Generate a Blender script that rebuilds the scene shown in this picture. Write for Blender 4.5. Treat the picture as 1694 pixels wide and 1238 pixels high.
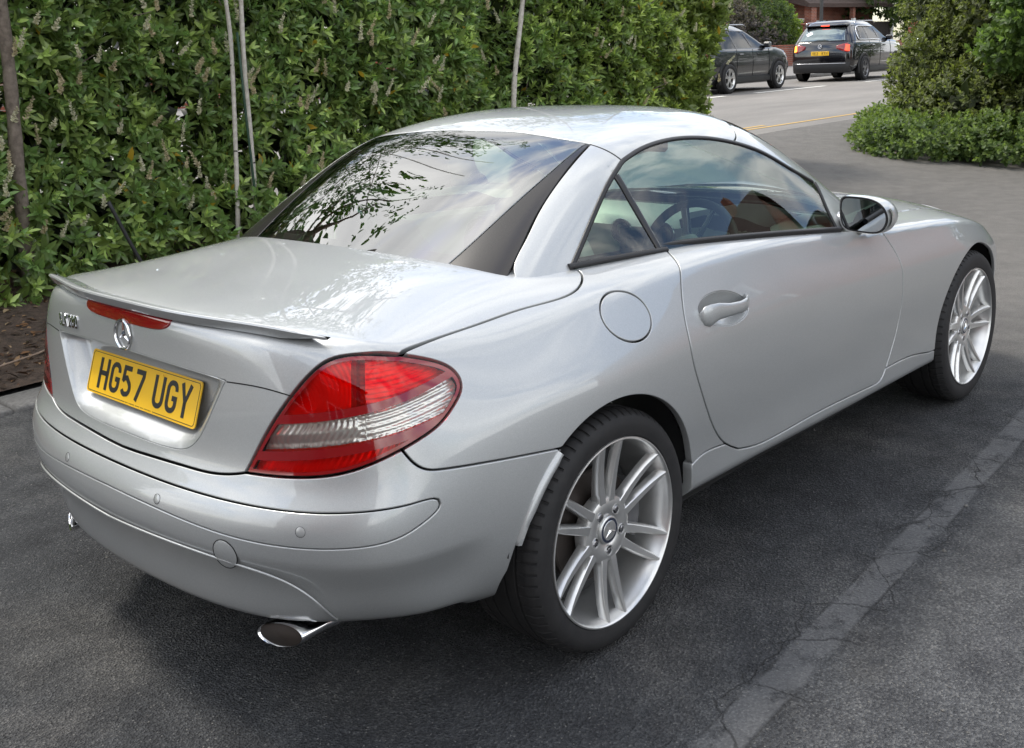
import bpy, bmesh, math, random
import numpy as np
from mathutils import Vector, Matrix
from mathutils.bvhtree import BVHTree
from mathutils.geometry import delaunay_2d_cdt

for o in list(bpy.data.objects):
    bpy.data.objects.remove(o)
sc = bpy.context.scene
COL = sc.collection
RAD = math.radians

# ---------------------------------------------------------------- camera
cd = bpy.data.cameras.new("camera")
cam = bpy.data.objects.new("camera", cd)
COL.objects.link(cam)
sc.camera = cam
CAM_LOC = (-1.96069, -2.39433, 1.49376)
YAW, PITCH, ROLL, FPX = RAD(41.98658), RAD(-12.96853), RAD(-2.29155), 1761.504
cd.sensor_fit = 'HORIZONTAL'
cd.sensor_width = 36.0
cd.lens = 36.0 * FPX / 1694.0
cd.shift_x = -39.941 / 1694.0
cd.shift_y = -122.948 / 1694.0
cd.clip_start = 0.05
cd.clip_end = 600
_f = Vector((math.cos(PITCH)*math.cos(YAW), math.cos(PITCH)*math.sin(YAW), math.sin(PITCH)))
_r = _f.cross(Vector((0, 0, 1))).normalized()
_u = _r.cross(_f)
_r2 = _r*math.cos(ROLL) + _u*math.sin(ROLL)
_u2 = -_r*math.sin(ROLL) + _u*math.cos(ROLL)
_m = Matrix((_r2, _u2, -_f)).transposed().to_4x4()
_m.translation = Vector(CAM_LOC)
cam.matrix_world = _m

# ---------------------------------------------------------------- sky with broken cloud, veiled sun, exposure
w = bpy.data.worlds.new("World"); sc.world = w; w.use_nodes = True
nt = w.node_tree; bg = nt.nodes['Background']
SUN_EL, SUN_AZ = RAD(57), RAD(100)       # azimuth of the sun, anticlockwise from +x
sky = nt.nodes.new('ShaderNodeTexSky'); sky.sky_type = 'NISHITA'; sky.sun_disc = False
sky.sun_elevation = SUN_EL; sky.sun_rotation = math.pi/2-SUN_AZ; sky.air_density = 1.0; sky.dust_density = 1.0
tcw = nt.nodes.new('ShaderNodeTexCoord'); mp = nt.nodes.new('ShaderNodeMapping'); mp.inputs['Scale'].default_value = (1.0, 1.0, 2.2)
mp.inputs['Location'].default_value = (.35, .2, .1)
nt.links.new(tcw.outputs['Generated'], mp.inputs['Vector'])
n1 = nt.nodes.new('ShaderNodeTexNoise'); n1.inputs['Scale'].default_value = 2.3; n1.inputs['Detail'].default_value = 7; n1.inputs['Roughness'].default_value = .58; n1.inputs['Distortion'].default_value = .5
nt.links.new(mp.outputs[0], n1.inputs['Vector'])
cr = nt.nodes.new('ShaderNodeValToRGB'); cr.color_ramp.elements[0].position = .39; cr.color_ramp.elements[1].position = .54
nt.links.new(n1.outputs[0], cr.inputs[0])
n2 = nt.nodes.new('ShaderNodeTexNoise'); n2.inputs['Scale'].default_value = 4.0; n2.inputs['Detail'].default_value = 5
nt.links.new(mp.outputs[0], n2.inputs['Vector'])
cc = nt.nodes.new('ShaderNodeValToRGB'); cc.color_ramp.elements[0].position = .3; cc.color_ramp.elements[1].position = .75
cc.color_ramp.elements[0].color = (4.6, 4.7, 4.9, 1); cc.color_ramp.elements[1].color = (11.0, 10.9, 10.6, 1)
nt.links.new(n2.outputs[0], cc.inputs[0])
mxw = nt.nodes.new('ShaderNodeMix'); mxw.data_type = 'RGBA'
nt.links.new(cr.outputs[0], mxw.inputs[0]); nt.links.new(sky.outputs[0], mxw.inputs[6]); nt.links.new(cc.outputs[0], mxw.inputs[7])
nt.links.new(mxw.outputs[2], bg.inputs[0]); bg.inputs[1].default_value = .11
sd = bpy.data.lights.new('sun', 'SUN'); sun = bpy.data.objects.new('sun', sd); COL.objects.link(sun)
sd.energy = 1.3; sd.angle = RAD(10); sd.color = (1, .94, .84)
sun.rotation_euler = Vector((math.cos(SUN_AZ)*math.cos(SUN_EL), math.sin(SUN_AZ)*math.cos(SUN_EL), math.sin(SUN_EL))).to_track_quat('Z', 'Y').to_euler()
sc.view_settings.view_transform = 'Standard'; sc.view_settings.look = 'None'; sc.view_settings.exposure = 1.36; sc.view_settings.gamma = 1
sc.view_settings.use_curve_mapping = False
sc.cycles.transparent_max_bounces = 24
sc.cycles.max_bounces = 10; sc.cycles.caustics_reflective = False; sc.cycles.caustics_refractive = False

# ================================================================ material helpers
MATS = {}
def newmat(name):
    m = bpy.data.materials.new(name); m.use_nodes = True
    nt = m.node_tree; b = nt.nodes['Principled BSDF']
    MATS[name] = m
    return m, nt, b
def setp(b, **k):
    names = dict(col='Base Color', rough='Roughness', metal='Metallic', coat='Coat Weight', coatr='Coat Roughness',
                 spec='Specular IOR Level', trans='Transmission Weight', ior='IOR', alpha='Alpha', sheen='Sheen Weight',
                 sub='Subsurface Weight', em='Emission Color', ems='Emission Strength')
    for a, v in k.items():
        i = b.inputs[names[a]]
        i.default_value = (v[0], v[1], v[2], 1) if isinstance(v, (tuple, list)) else v
def simple(name, col, rough=.5, **k):
    m, nt, b = newmat(name); setp(b, col=col, rough=rough, **k); return m
def N(nt, t, **k):
    n = nt.nodes.new(t)
    for a, v in k.items():
        if a.startswith('i_'):
            key = a[2:]
            key = int(key) if key.isdigit() else key.replace('_', ' ')
            n.inputs[key].default_value = v
        else: setattr(n, a, v)
    return n
def L(nt, a, b): nt.links.new(a, b)
def ramp(nt, pts, src=None):
    r = nt.nodes.new('ShaderNodeValToRGB'); e = r.color_ramp.elements
    while len(e) < len(pts): e.new(.5)
    for q, (p, c) in zip(e, pts):
        q.position = p; q.color = (c[0], c[1], c[2], 1) if isinstance(c, (tuple, list)) else (c, c, c, 1)
    if src: nt.links.new(src, r.inputs[0])
    return r
def noise(nt, scale, detail=4, rough=.55, coord=None, dist=0):
    n = nt.nodes.new('ShaderNodeTexNoise'); n.inputs['Scale'].default_value = scale
    n.inputs['Detail'].default_value = detail; n.inputs['Roughness'].default_value = rough
    n.inputs['Distortion'].default_value = dist
    if coord: nt.links.new(coord, n.inputs['Vector'])
    return n
def bump(nt, b, src, strength=.3, dist=.01):
    n = nt.nodes.new('ShaderNodeBump'); n.inputs['Strength'].default_value = strength; n.inputs['Distance'].default_value = dist
    nt.links.new(src, n.inputs['Height']); nt.links.new(n.outputs[0], b.inputs['Normal']); return n
def mixc(nt, fac, a, b_, mode='MIX'):
    n = nt.nodes.new('ShaderNodeMix'); n.data_type = 'RGBA'; n.blend_type = mode
    for s, v in ((0, fac), (6, a), (7, b_)):
        if hasattr(v, 'links') or hasattr(v, 'is_linked'): nt.links.new(v, n.inputs[s])
        elif s == 0: n.inputs[0].default_value = v
        else: n.inputs[s].default_value = (v[0], v[1], v[2], 1)
    return n.outputs[2]
def glass(name, tint, refl_rough=0.0, ior=1.5, dark=None):
    """thin automotive glass sheet: tinted transparency under a fresnel reflection"""
    m, nt, b = newmat(name); nt.nodes.remove(b)
    out = nt.nodes['Material Output']
    tr = N(nt, 'ShaderNodeBsdfTransparent'); tr.inputs[0].default_value = (*tint, 1)
    gl = N(nt, 'ShaderNodeBsdfGlossy'); gl.inputs['Roughness'].default_value = refl_rough
    fr = N(nt, 'ShaderNodeFresnel'); fr.inputs['IOR'].default_value = ior
    mx = N(nt, 'ShaderNodeMixShader')
    L(nt, fr.outputs[0], mx.inputs[0]); L(nt, tr.outputs[0], mx.inputs[1]); L(nt, gl.outputs[0], mx.inputs[2])
    L(nt, mx.outputs[0], out.inputs[0]); return m

def mat_paint():
    m, nt, b = newmat('silver_paint')
    tc = N(nt, 'ShaderNodeTexCoord')
    fl = N(nt, 'ShaderNodeTexVoronoi'); fl.inputs['Scale'].default_value = 1400; L(nt, tc.outputs['Object'], fl.inputs['Vector'])
    sp = N(nt, 'ShaderNodeSeparateXYZ'); L(nt, fl.outputs['Color'], sp.inputs[0])
    rr = ramp(nt, [(0, (.38, .392, .394)), (1, (.49, .503, .504))], sp.outputs[0])
    L(nt, rr.outputs[0], b.inputs['Base Color'])
    dirt = noise(nt, 5, 5, .6, tc.outputs['Object'])
    dr = ramp(nt, [(.35, .42), (.75, .47)], dirt.outputs[0])
    L(nt, dr.outputs[0], b.inputs['Roughness'])
    cr = ramp(nt, [(.45, .008), (.8, .03)], dirt.outputs[0]); L(nt, cr.outputs[0], b.inputs['Coat Roughness'])
    setp(b, metal=.56, coat=1.0); b.inputs['Coat IOR'].default_value = 1.6
    return m
mat_paint()
simple('black_gap', (.004, .004, .004), .9)
simple('black_rubber', (.009, .009, .010), .45)
simple('gloss_black', (.008, .008, .009), .2)
simple('matt_black', (.02, .02, .021), .6)
simple('black_trim_panel', (.020, .018, .018), .16, spec=.45)
simple('chrome', (.82, .82, .83), .06, metal=1)
simple('dark_chrome', (.45, .45, .47), .15, metal=1)
simple('exhaust_soot', (.022, .015, .011), .8)
def mat_alloy():
    m, nt, b = newmat('alloy'); tc = N(nt, 'ShaderNodeTexCoord')
    n = noise(nt, 14, 6, .6, tc.outputs['Object'])
    r = ramp(nt, [(.3, (.62, .62, .61)), (.7, (.74, .74, .73))], n.outputs[0]); L(nt, r.outputs[0], b.inputs['Base Color'])
    setp(b, metal=.85, rough=.32, coat=.35, coatr=.12); return m
mat_alloy()
def mat_tyre():
    m, nt, b = newmat('tyre_rubber'); tc = N(nt, 'ShaderNodeTexCoord')
    n = noise(nt, 22, 6, .7, tc.outputs['Object'])
    r = ramp(nt, [(.3, (.007, .007, .008)), (.75, (.019, .018, .018))], n.outputs[0]); L(nt, r.outputs[0], b.inputs['Base Color'])
    setp(b, rough=.72); bump(nt, b, n.outputs[0], .15, .002); return m
mat_tyre()
simple('brake_iron', (.055, .045, .04), .5, metal=.5)
simple('caliper_grey', (.12, .12, .125), .5, metal=.3)
glass('tinted_glass', (.78, .92, .82), 0.0, 1.95)
glass('rear_screen_glass', (.66, .78, .70), 0.0, 3.9)
glass('lens_red', (1.0, .10, .08), .02, 1.5)
glass('lens_clear', (.92, .92, .90), .02, 1.5)
simple('lens_red_solid', (.22, .003, .006), .08, coat=1, coatr=.02)
simple('lamp_red_reflector', (.95, .05, .03), .28, metal=.25, coat=.6)
simple('lamp_silver_reflector', (.92, .91, .88), .18, metal=.55)
simple('lamp_dark', (.30, .03, .025), .3)
simple('plate_yellow', (.86, .50, .012), .35, coat=.4, coatr=.15)
simple('plate_ink', (.010, .010, .011), .4)
simple('orange_lamp', (.75, .22, .03), .2, coat=.6)
simple('mirror_glass', (.55, .58, .60), .015, metal=1)
simple('seat_leather', (.62, .63, .57), .5)
simple('dash_light', (.66, .70, .62), .5)
simple('dash_dark', (.05, .052, .05), .55)
simple('screen_grey', (.09, .11, .12), .2)

# ================================================================ body master surfaces
def ncs(xk, Yk, x):
    """natural cubic spline through (xk, Yk[n, ...]) evaluated at x"""
    xk = np.asarray(xk, float); Yk = np.asarray(Yk, float); x = np.atleast_1d(np.asarray(x, float))
    n = len(xk); h = np.diff(xk)
    A = np.zeros((n, n)); A[0, 0] = A[-1, -1] = 1
    R = np.zeros_like(Yk)
    for i in range(1, n-1):
        A[i, i-1] = h[i-1]; A[i, i] = 2*(h[i-1]+h[i]); A[i, i+1] = h[i]
        R[i] = 6*((Yk[i+1]-Yk[i])/h[i] - (Yk[i]-Yk[i-1])/h[i-1])
    M = np.linalg.solve(A, R.reshape(n, -1)).reshape(Yk.shape)
    j = np.clip(np.searchsorted(xk, x)-1, 0, n-2)
    sh = (-1,)+(1,)*(Yk.ndim-1)
    a = ((xk[j+1]-x)/h[j]).reshape(sh); b = ((x-xk[j])/h[j]).reshape(sh); hh = h[j].reshape(sh)
    return a*Yk[j]+b*Yk[j+1]+((a**3-a)*M[j]+(b**3-b)*M[j+1])*hh**2/6

SX = [-.47, -.33, -.18, 0, .2, .45, .75, 1.05, 1.35, 1.6, 1.85, 2.1, 2.3, 2.5, 2.7, 2.85]
# side sections (y, z) bottom -> shoulder edge
SK = {
 -.33: [(.70,.235),(.775,.255),(.82,.32),(.85,.41),(.862,.51),(.860,.61),(.848,.69),(.820,.77),(.775,.838),(.735,.877)],
 0.00: [(.77,.21),(.83,.235),(.855,.31),(.875,.41),(.886,.51),(.888,.61),(.880,.70),(.855,.78),(.805,.862),(.758,.905)],
 0.45: [(.79,.20),(.845,.24),(.858,.31),(.862,.40),(.874,.50),(.880,.60),(.876,.70),(.855,.79),(.813,.878),(.768,.926)],
 1.05: [(.79,.19),(.843,.225),(.856,.30),(.857,.40),(.868,.50),(.873,.60),(.868,.695),(.848,.785),(.812,.862),(.772,.908)],
 1.60: [(.79,.185),(.842,.215),(.856,.29),(.856,.39),(.866,.49),(.872,.585),(.868,.67),(.852,.745),(.822,.812),(.785,.853)],
 2.10: [(.79,.185),(.84,.215),(.858,.285),(.86,.38),(.87,.48),(.878,.57),(.875,.65),(.863,.715),(.835,.775),(.795,.812)],
 2.50: [(.78,.19),(.835,.22),(.855,.29),(.862,.38),(.872,.47),(.882,.55),(.88,.62),(.87,.68),(.842,.732),(.795,.765)],
 2.85: [(.72,.20),(.77,.225),(.80,.29),(.815,.37),(.825,.45),(.83,.51),(.825,.57),(.815,.61),(.785,.642),(.745,.660)],
}
TY = [.64, .50, .34, .17, 0.0]
TK = {  # deck / hood heights at TY columns
 -.47: [.924,.942,.953,.960,.962],
 -.33: [.931,.955,.967,.973,.975],
 -.18: [.936,.963,.978,.985,.987],
 0.00: [.952,.972,.985,.992,.994],
 0.45: [.970,.978,.98,.985,.985],
 1.05: [.955,.965,.97,.97,.97],
 1.60: [.89,.92,.93,.935,.94],
 2.10: [.845,.865,.88,.888,.89],
 2.50: [.80,.822,.835,.84,.842],
 2.85: [.70,.735,.75,.757,.76],
}
RZ = [.235,.25,.32,.41,.50,.557,.602,.655,.75,.85,.912,.944]   # rear rows at the centre
# rear columns: x for y = TY (k1..k5) per row, then corner point (x, y, z)
RX = [
 [-.61,-.69,-.73,-.75,-.755],
 [-.665,-.735,-.778,-.795,-.80],
 [-.722,-.78,-.82,-.840,-.845],
 [-.752,-.812,-.848,-.866,-.872],
 [-.762,-.820,-.854,-.871,-.877],
 [-.757,-.814,-.848,-.865,-.870],
 [-.730,-.776,-.803,-.817,-.820],
 [-.718,-.765,-.791,-.804,-.807],
 [-.709,-.753,-.780,-.794,-.797],
 [-.695,-.739,-.766,-.780,-.783],
 [-.674,-.725,-.756,-.770,-.773],
 [-.655,-.705,-.737,-.751,-.754],
]
RC = [(-.50,.61,.245),(-.565,.675,.265),(-.63,.73,.33),(-.66,.762,.415),(-.67,.775,.505),(-.665,.772,.565),(-.645,.766,.615),(-.628,.760,.66),(-.622,.750,.735),(-.613,.725,.83),(-.605,.695,.885),(-.60,.668,.918)]
FC = [(2.90,.62,.21),(2.95,.66,.23),(2.98,.69,.29),(2.99,.70,.36),(3.0,.705,.43),(3.0,.705,.48),(2.99,.70,.53),(2.985,.696,.55),(2.97,.69,.575),(2.95,.67,.605),(2.93,.655,.62),(2.91,.64,.63)]
FX = [.06,.12,.16,.19,.20]
FZ0 = [.20,.22,.28,.35,.42,.47,.52,.545,.57,.61,.632,.65]

def build_cage():
    NI = len(SX)+3; NJ = 12; NK = 6
    P = {}
    rows = [0,1,2,3,4,5,6,6.45,7,8,8.55,9]
    SR = {x: ncs(range(10), SK[x], rows) for x in SK}
    xs = sorted(SR); Sd = ncs(xs, [SR[x] for x in xs], SX[1:])
    xt = sorted(TK); Td = ncs(xt, [TK[x] for x in xt], SX)
    # section at x=-.47 blends corner column and -.33 section
    s33 = SR[-.33]; rc = np.array(RC)
    s47 = s33*.56 + rc[:, 1:]*.44 + np.array([[.018*math.sin(math.pi*j/11), 0] for j in range(12)])
    for j in range(NJ):
        P['s', 0, j] = RC[j]
        w = .45; a = np.array(RC[j]); b = np.array([SX[0], s47[j][0], s47[j][1]]); m = a*(1-w)+b*w
        P['s', 1, j] = (m[0]-.002, m[1]+.006, m[2])
        P['s', 2, j] = (SX[0], s47[j][0], s47[j][1])
        for i in range(1, len(SX)):
            P['s', i+2, j] = (SX[i], Sd[i-1][j][0], Sd[i-1][j][1])
        P['s', NI-1, j] = FC[j]
    for i, x in enumerate(SX):
        for k in range(5):
            P['t', i+2, k+1] = (x, TY[k], Td[i][k])
    for k in range(5):
        x = RX[-1][k]+.085
        P['t', 1, k+1] = (x, TY[k], Td[0][k]*.5+.5*(RZ[-1]*(1-(TY[k]/.668)**2)+.918*(TY[k]/.668)**2)+.004)
    for j in range(NJ):
        for k in range(5):
            zc = RC[j][2]; w = (TY[k]/RC[j][1])**2 if RC[j][1] else 0
            P['r', k+1, j] = (RX[j][k], TY[k]*(RC[j][1]/.75 if k == 0 else 1), RZ[j]*(1-w)+zc*w)
            w2 = (TY[k]/.70)**2
            P['f', k+1, j] = (FC[j][0]+FX[k], TY[k]*.97, FZ0[j]*(1-w2)+FC[j][2]*w2)
    idx = {}; V = []
    def vid(key):
        # merge shared rows
        t, a, b = key
        if t == 't' and b == 0: key = ('s', a, 11)
        if t == 't' and a == 0 and b > 0: key = ('r', b, 11)
        if t == 't' and a == NI-1 and b > 0: key = ('f', b, 11)
        if t == 'r' and a == 0: key = ('s', 0, b)
        if t == 'f' and a == 0: key = ('s', NI-1, b)
        if key not in idx:
            idx[key] = len(V); V.append(P[key])
        return idx[key]
    F = []
    for i in range(NI-1):
        for j in range(NJ-1):
            F.append([vid(('s', i, j)), vid(('s', i+1, j)), vid(('s', i+1, j+1)), vid(('s', i, j+1))])
        for k in range(5):
            F.append([vid(('t', i, k)), vid(('t', i+1, k)), vid(('t', i+1, k+1)), vid(('t', i, k+1))])
    for k in range(5):
        for j in range(NJ-1):
            F.append([vid(('r', k+1, j)), vid(('r', k, j)), vid(('r', k, j+1)), vid(('r', k+1, j+1))])
            F.append([vid(('f', k, j)), vid(('f', k+1, j)), vid(('f', k+1, j+1)), vid(('f', k, j+1))])
    return mirror_cage(np.array(V, float), F)

def mirror_cage(V, F):
    # half given with y >= 0 and normals pointing +y; build both halves
    n = len(V); mp = []; W = [tuple(v) for v in V]
    for i, v in enumerate(V):
        if abs(v[1]) < 1e-6: mp.append(i)
        else:
            mp.append(len(W)); W.append((v[0], -v[1], v[2]))
    G = [list(reversed(f)) for f in F] + [[mp[a] for a in f] for f in F]
    return np.array(W), G

# greenhouse tunnel: stations of (x-list, y-list, z-list) from centre top to the side bottom
GS = [
 [(-0.3,0,0.9),(-0.29,0.17,0.9),(-0.27,0.346,0.895),(-0.22,0.52,0.885),(-0.2,0.62,0.86),(-0.18,0.68,0.83),(-0.16,0.714,0.8),(-0.14,0.744,0.77)],
 [(-0.12,0,0.995),(-0.112,0.17,0.993),(-0.095,0.35,0.992),(-0.065,0.528,0.98),(-0.04,0.617,0.952),(-0.02,0.658,0.915),(0,0.698,0.88),(0.02,0.744,0.84)],
 [(0.03,0,1.078),(0.035,0.17,1.082),(0.05,0.354,1.082),(0.07,0.519,1.061),(0.09,0.602,1.022),(0.11,0.643,0.971),(0.13,0.691,0.92),(0.15,0.745,0.87)],
 [(0.18,0,1.157),(0.185,0.17,1.161),(0.195,0.345,1.16),(0.21,0.504,1.137),(0.225,0.582,1.095),(0.24,0.628,1.034),(0.26,0.68,0.97),(0.28,0.751,0.88)],
 [(0.33,0,1.224),(0.335,0.17,1.228),(0.34,0.344,1.227),(0.35,0.496,1.206),(0.36,0.57,1.164),(0.375,0.618,1.089),(0.39,0.675,1),(0.41,0.756,0.88)],
 [(0.47,0,1.272),(0.47,0.17,1.27),(0.475,0.341,1.264),(0.48,0.495,1.241),(0.49,0.569,1.195),(0.51,0.621,1.115),(0.525,0.679,1.01),(0.54,0.761,0.88)],
 [(0.63,0,1.303),(0.63,0.17,1.301),(0.635,0.335,1.293),(0.64,0.48,1.267),(0.65,0.565,1.215),(0.665,0.635,1.125),(0.68,0.7,1.01),(0.69,0.763,0.88)],
 [(0.82,0,1.316),(0.82,0.17,1.314),(0.82,0.332,1.305),(0.82,0.48,1.277),(0.83,0.565,1.222),(0.835,0.64,1.125),(0.84,0.703,1.01),(0.845,0.766,0.88)],
 [(1.03,0,1.308),(1.03,0.17,1.306),(1.02,0.34,1.296),(1.01,0.485,1.262),(1,0.575,1.2),(1,0.65,1.1),(1,0.71,0.995),(1,0.77,0.87)],
 [(1.25,0,1.292),(1.245,0.17,1.287),(1.23,0.35,1.272),(1.2,0.51,1.228),(1.17,0.605,1.152),(1.16,0.67,1.06),(1.15,0.725,0.968),(1.15,0.775,0.86)],
 [(1.47,0,1.224),(1.46,0.18,1.218),(1.43,0.37,1.198),(1.385,0.54,1.144),(1.34,0.635,1.072),(1.31,0.69,0.995),(1.295,0.735,0.923),(1.285,0.78,0.84)],
 [(1.69,0,1.119),(1.675,0.19,1.112),(1.635,0.39,1.089),(1.57,0.57,1.034),(1.51,0.665,0.972),(1.465,0.715,0.915),(1.435,0.75,0.863),(1.42,0.785,0.81)],
 [(1.9,0,1.009),(1.88,0.2,1),(1.83,0.41,0.975),(1.75,0.6,0.929),(1.68,0.69,0.877),(1.62,0.735,0.835),(1.58,0.765,0.793),(1.55,0.79,0.76)],
 [(2.1,0,0.87),(2.08,0.21,0.865),(2.02,0.43,0.845),(1.93,0.62,0.8),(1.85,0.71,0.76),(1.78,0.75,0.73),(1.73,0.775,0.7),(1.7,0.795,0.68)],
]
def build_green():
    V = []; F = []
    n = len(GS[0])
    for s in GS: V += s
    for i in range(len(GS)-1):
        for j in range(n-1):
            a = i*n+j
            F.append([a, a+1, a+n+1, a+n])   # orientation fixed below
    F = [list(reversed(f)) for f in F]
    V = np.array(V, float)
    return mirror_cage(V, F)

def limit_fit(V, F, lam=.02):
    """move cage vertices so the Catmull-Clark limit surface passes through the given points"""
    n = len(V); E = {}
    for f in F:
        for a in range(4):
            e = (min(f[a], f[(a+1) % 4]), max(f[a], f[(a+1) % 4])); E[e] = E.get(e, 0)+1
    W = np.zeros((n, n)); bd = [[] for _ in range(n)]; nb = [0]*n
    for (a, b), c in E.items():
        if c == 1: bd[a].append(b); bd[b].append(a)
        nb[a] += 1; nb[b] += 1
    for f in F:
        for a in range(4):
            W[f[a], f[(a+2) % 4]] += 1
    for (a, b), c in E.items():
        W[a, b] += 4; W[b, a] += 4
    for v in range(n):
        if bd[v]:
            W[v] = 0; W[v, v] = 4
            for b in bd[v]: W[v, b] = 1
        else:
            W[v, v] += nb[v]**2
        W[v] /= W[v].sum()
    # fairness: third differences along the grid lines
    adj = {}
    for f in F:
        for a in range(4):
            adj.setdefault(f[a], []).append(f)
    nbr = [set() for _ in range(n)]
    for (a, b) in E: nbr[a].add(b); nbr[b].add(a)
    def opp(a, b):        # the edge b->c that continues a->b
        if bd[b] and a in bd[b]:
            o = [c for c in bd[b] if c != a]
            return o[0] if o else None
        if len(nbr[b]) != 4: return None
        fs = [set(f) for f in adj[b] if a in f]
        cand = [c for c in nbr[b] if c != a and not any(c in f for f in fs)]
        return cand[0] if len(cand) == 1 else None
    rowsB = []
    for (p, q) in E:
        for a, b in ((p, q), (q, p)):
            c = opp(a, b)
            if c is None: continue
            d = opp(b, c)
            if d is None or a > d: continue
            r = np.zeros(n); r[a] = -1; r[b] = 3; r[c] = -3; r[d] = 1; rowsB.append(r)
    B = np.array(rowsB)
    A = W.T @ W + lam*(B.T @ B)
    return np.linalg.solve(A, W.T @ V)

def subdivide(V, F, level):
    me = bpy.data.meshes.new("cage"); me.from_pydata([tuple(v) for v in V], [], F); me.update()
    o = bpy.data.objects.new("cage", me); COL.objects.link(o)
    m = o.modifiers.new("s", 'SUBSURF'); m.levels = level; m.render_levels = level
    m.boundary_smooth = 'ALL'
    try: m.use_limit_surface = True
    except Exception: pass
    dg = bpy.context.evaluated_depsgraph_get(); ev = o.evaluated_get(dg).to_mesh()
    co = np.empty(len(ev.vertices)*3); ev.vertices.foreach_get('co', co)
    q = np.empty(len(ev.polygons)*4, int); ev.polygons.foreach_get('vertices', q)
    co = co.reshape(-1, 3); q = q.reshape(-1, 4)
    bpy.data.objects.remove(o); bpy.data.meshes.remove(me)
    return co, q

def vnormals(co, q):
    d1 = co[q[:, 2]]-co[q[:, 0]]; d2 = co[q[:, 3]]-co[q[:, 1]]
    fn = np.cross(d1, d2); vn = np.zeros_like(co)
    for a in range(4): np.add.at(vn, q[:, a], fn)
    return vn/np.maximum(np.linalg.norm(vn, axis=1, keepdims=True), 1e-12)

# ================================================================ object helpers
def link(name, me, mats=(), parent=None):
    o = bpy.data.objects.new(name, me); COL.objects.link(o)
    for m in (mats if isinstance(mats, (list, tuple)) else [mats]):
        me.materials.append(MATS[m] if isinstance(m, str) else m)
    if parent is not None: o.parent = parent
    return o
def empty(name, loc=(0, 0, 0), rz=0, parent=None):
    o = bpy.data.objects.new(name, None); COL.objects.link(o); o.location = loc; o.rotation_euler = (0, 0, rz)
    o.empty_display_size = .1
    if parent is not None: o.parent = parent
    return o
def tag(o, label=None, cat=None, group=None, kind=None):
    if label: o['label'] = label
    if cat: o['category'] = cat
    if group: o['group'] = group
    if kind: o['kind'] = kind
    return o
def mesh_np(name, V, F, smooth=True, normals=None, mi=None):
    me = bpy.data.meshes.new(name)
    V = np.asarray(V, float)
    me.vertices.add(len(V)); me.vertices.foreach_set('co', V.ravel())
    if isinstance(F, np.ndarray):
        k = F.shape[1]; n = len(F); me.loops.add(n*k); me.polygons.add(n)
        me.loops.foreach_set('vertex_index', F.astype(np.int32).ravel())
        me.polygons.foreach_set('loop_start', np.arange(n, dtype=np.int32)*k)
    else:
        tot = sum(len(f) for f in F); me.loops.add(tot); me.polygons.add(len(F))
        me.loops.foreach_set('vertex_index', np.array([i for f in F for i in f], np.int32))
        st = np.cumsum([0]+[len(f) for f in F[:-1]]).astype(np.int32); me.polygons.foreach_set('loop_start', st)
    me.update(calc_edges=True)
    if mi is not None: me.polygons.foreach_set('material_index', np.asarray(mi, np.int32))
    me.polygons.foreach_set('use_smooth', [bool(smooth)]*len(me.polygons))
    me.validate()
    if normals is not None and len(me.vertices) == len(normals):
        me.normals_split_custom_set_from_vertices([tuple(n) for n in normals])
    return me
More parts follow.
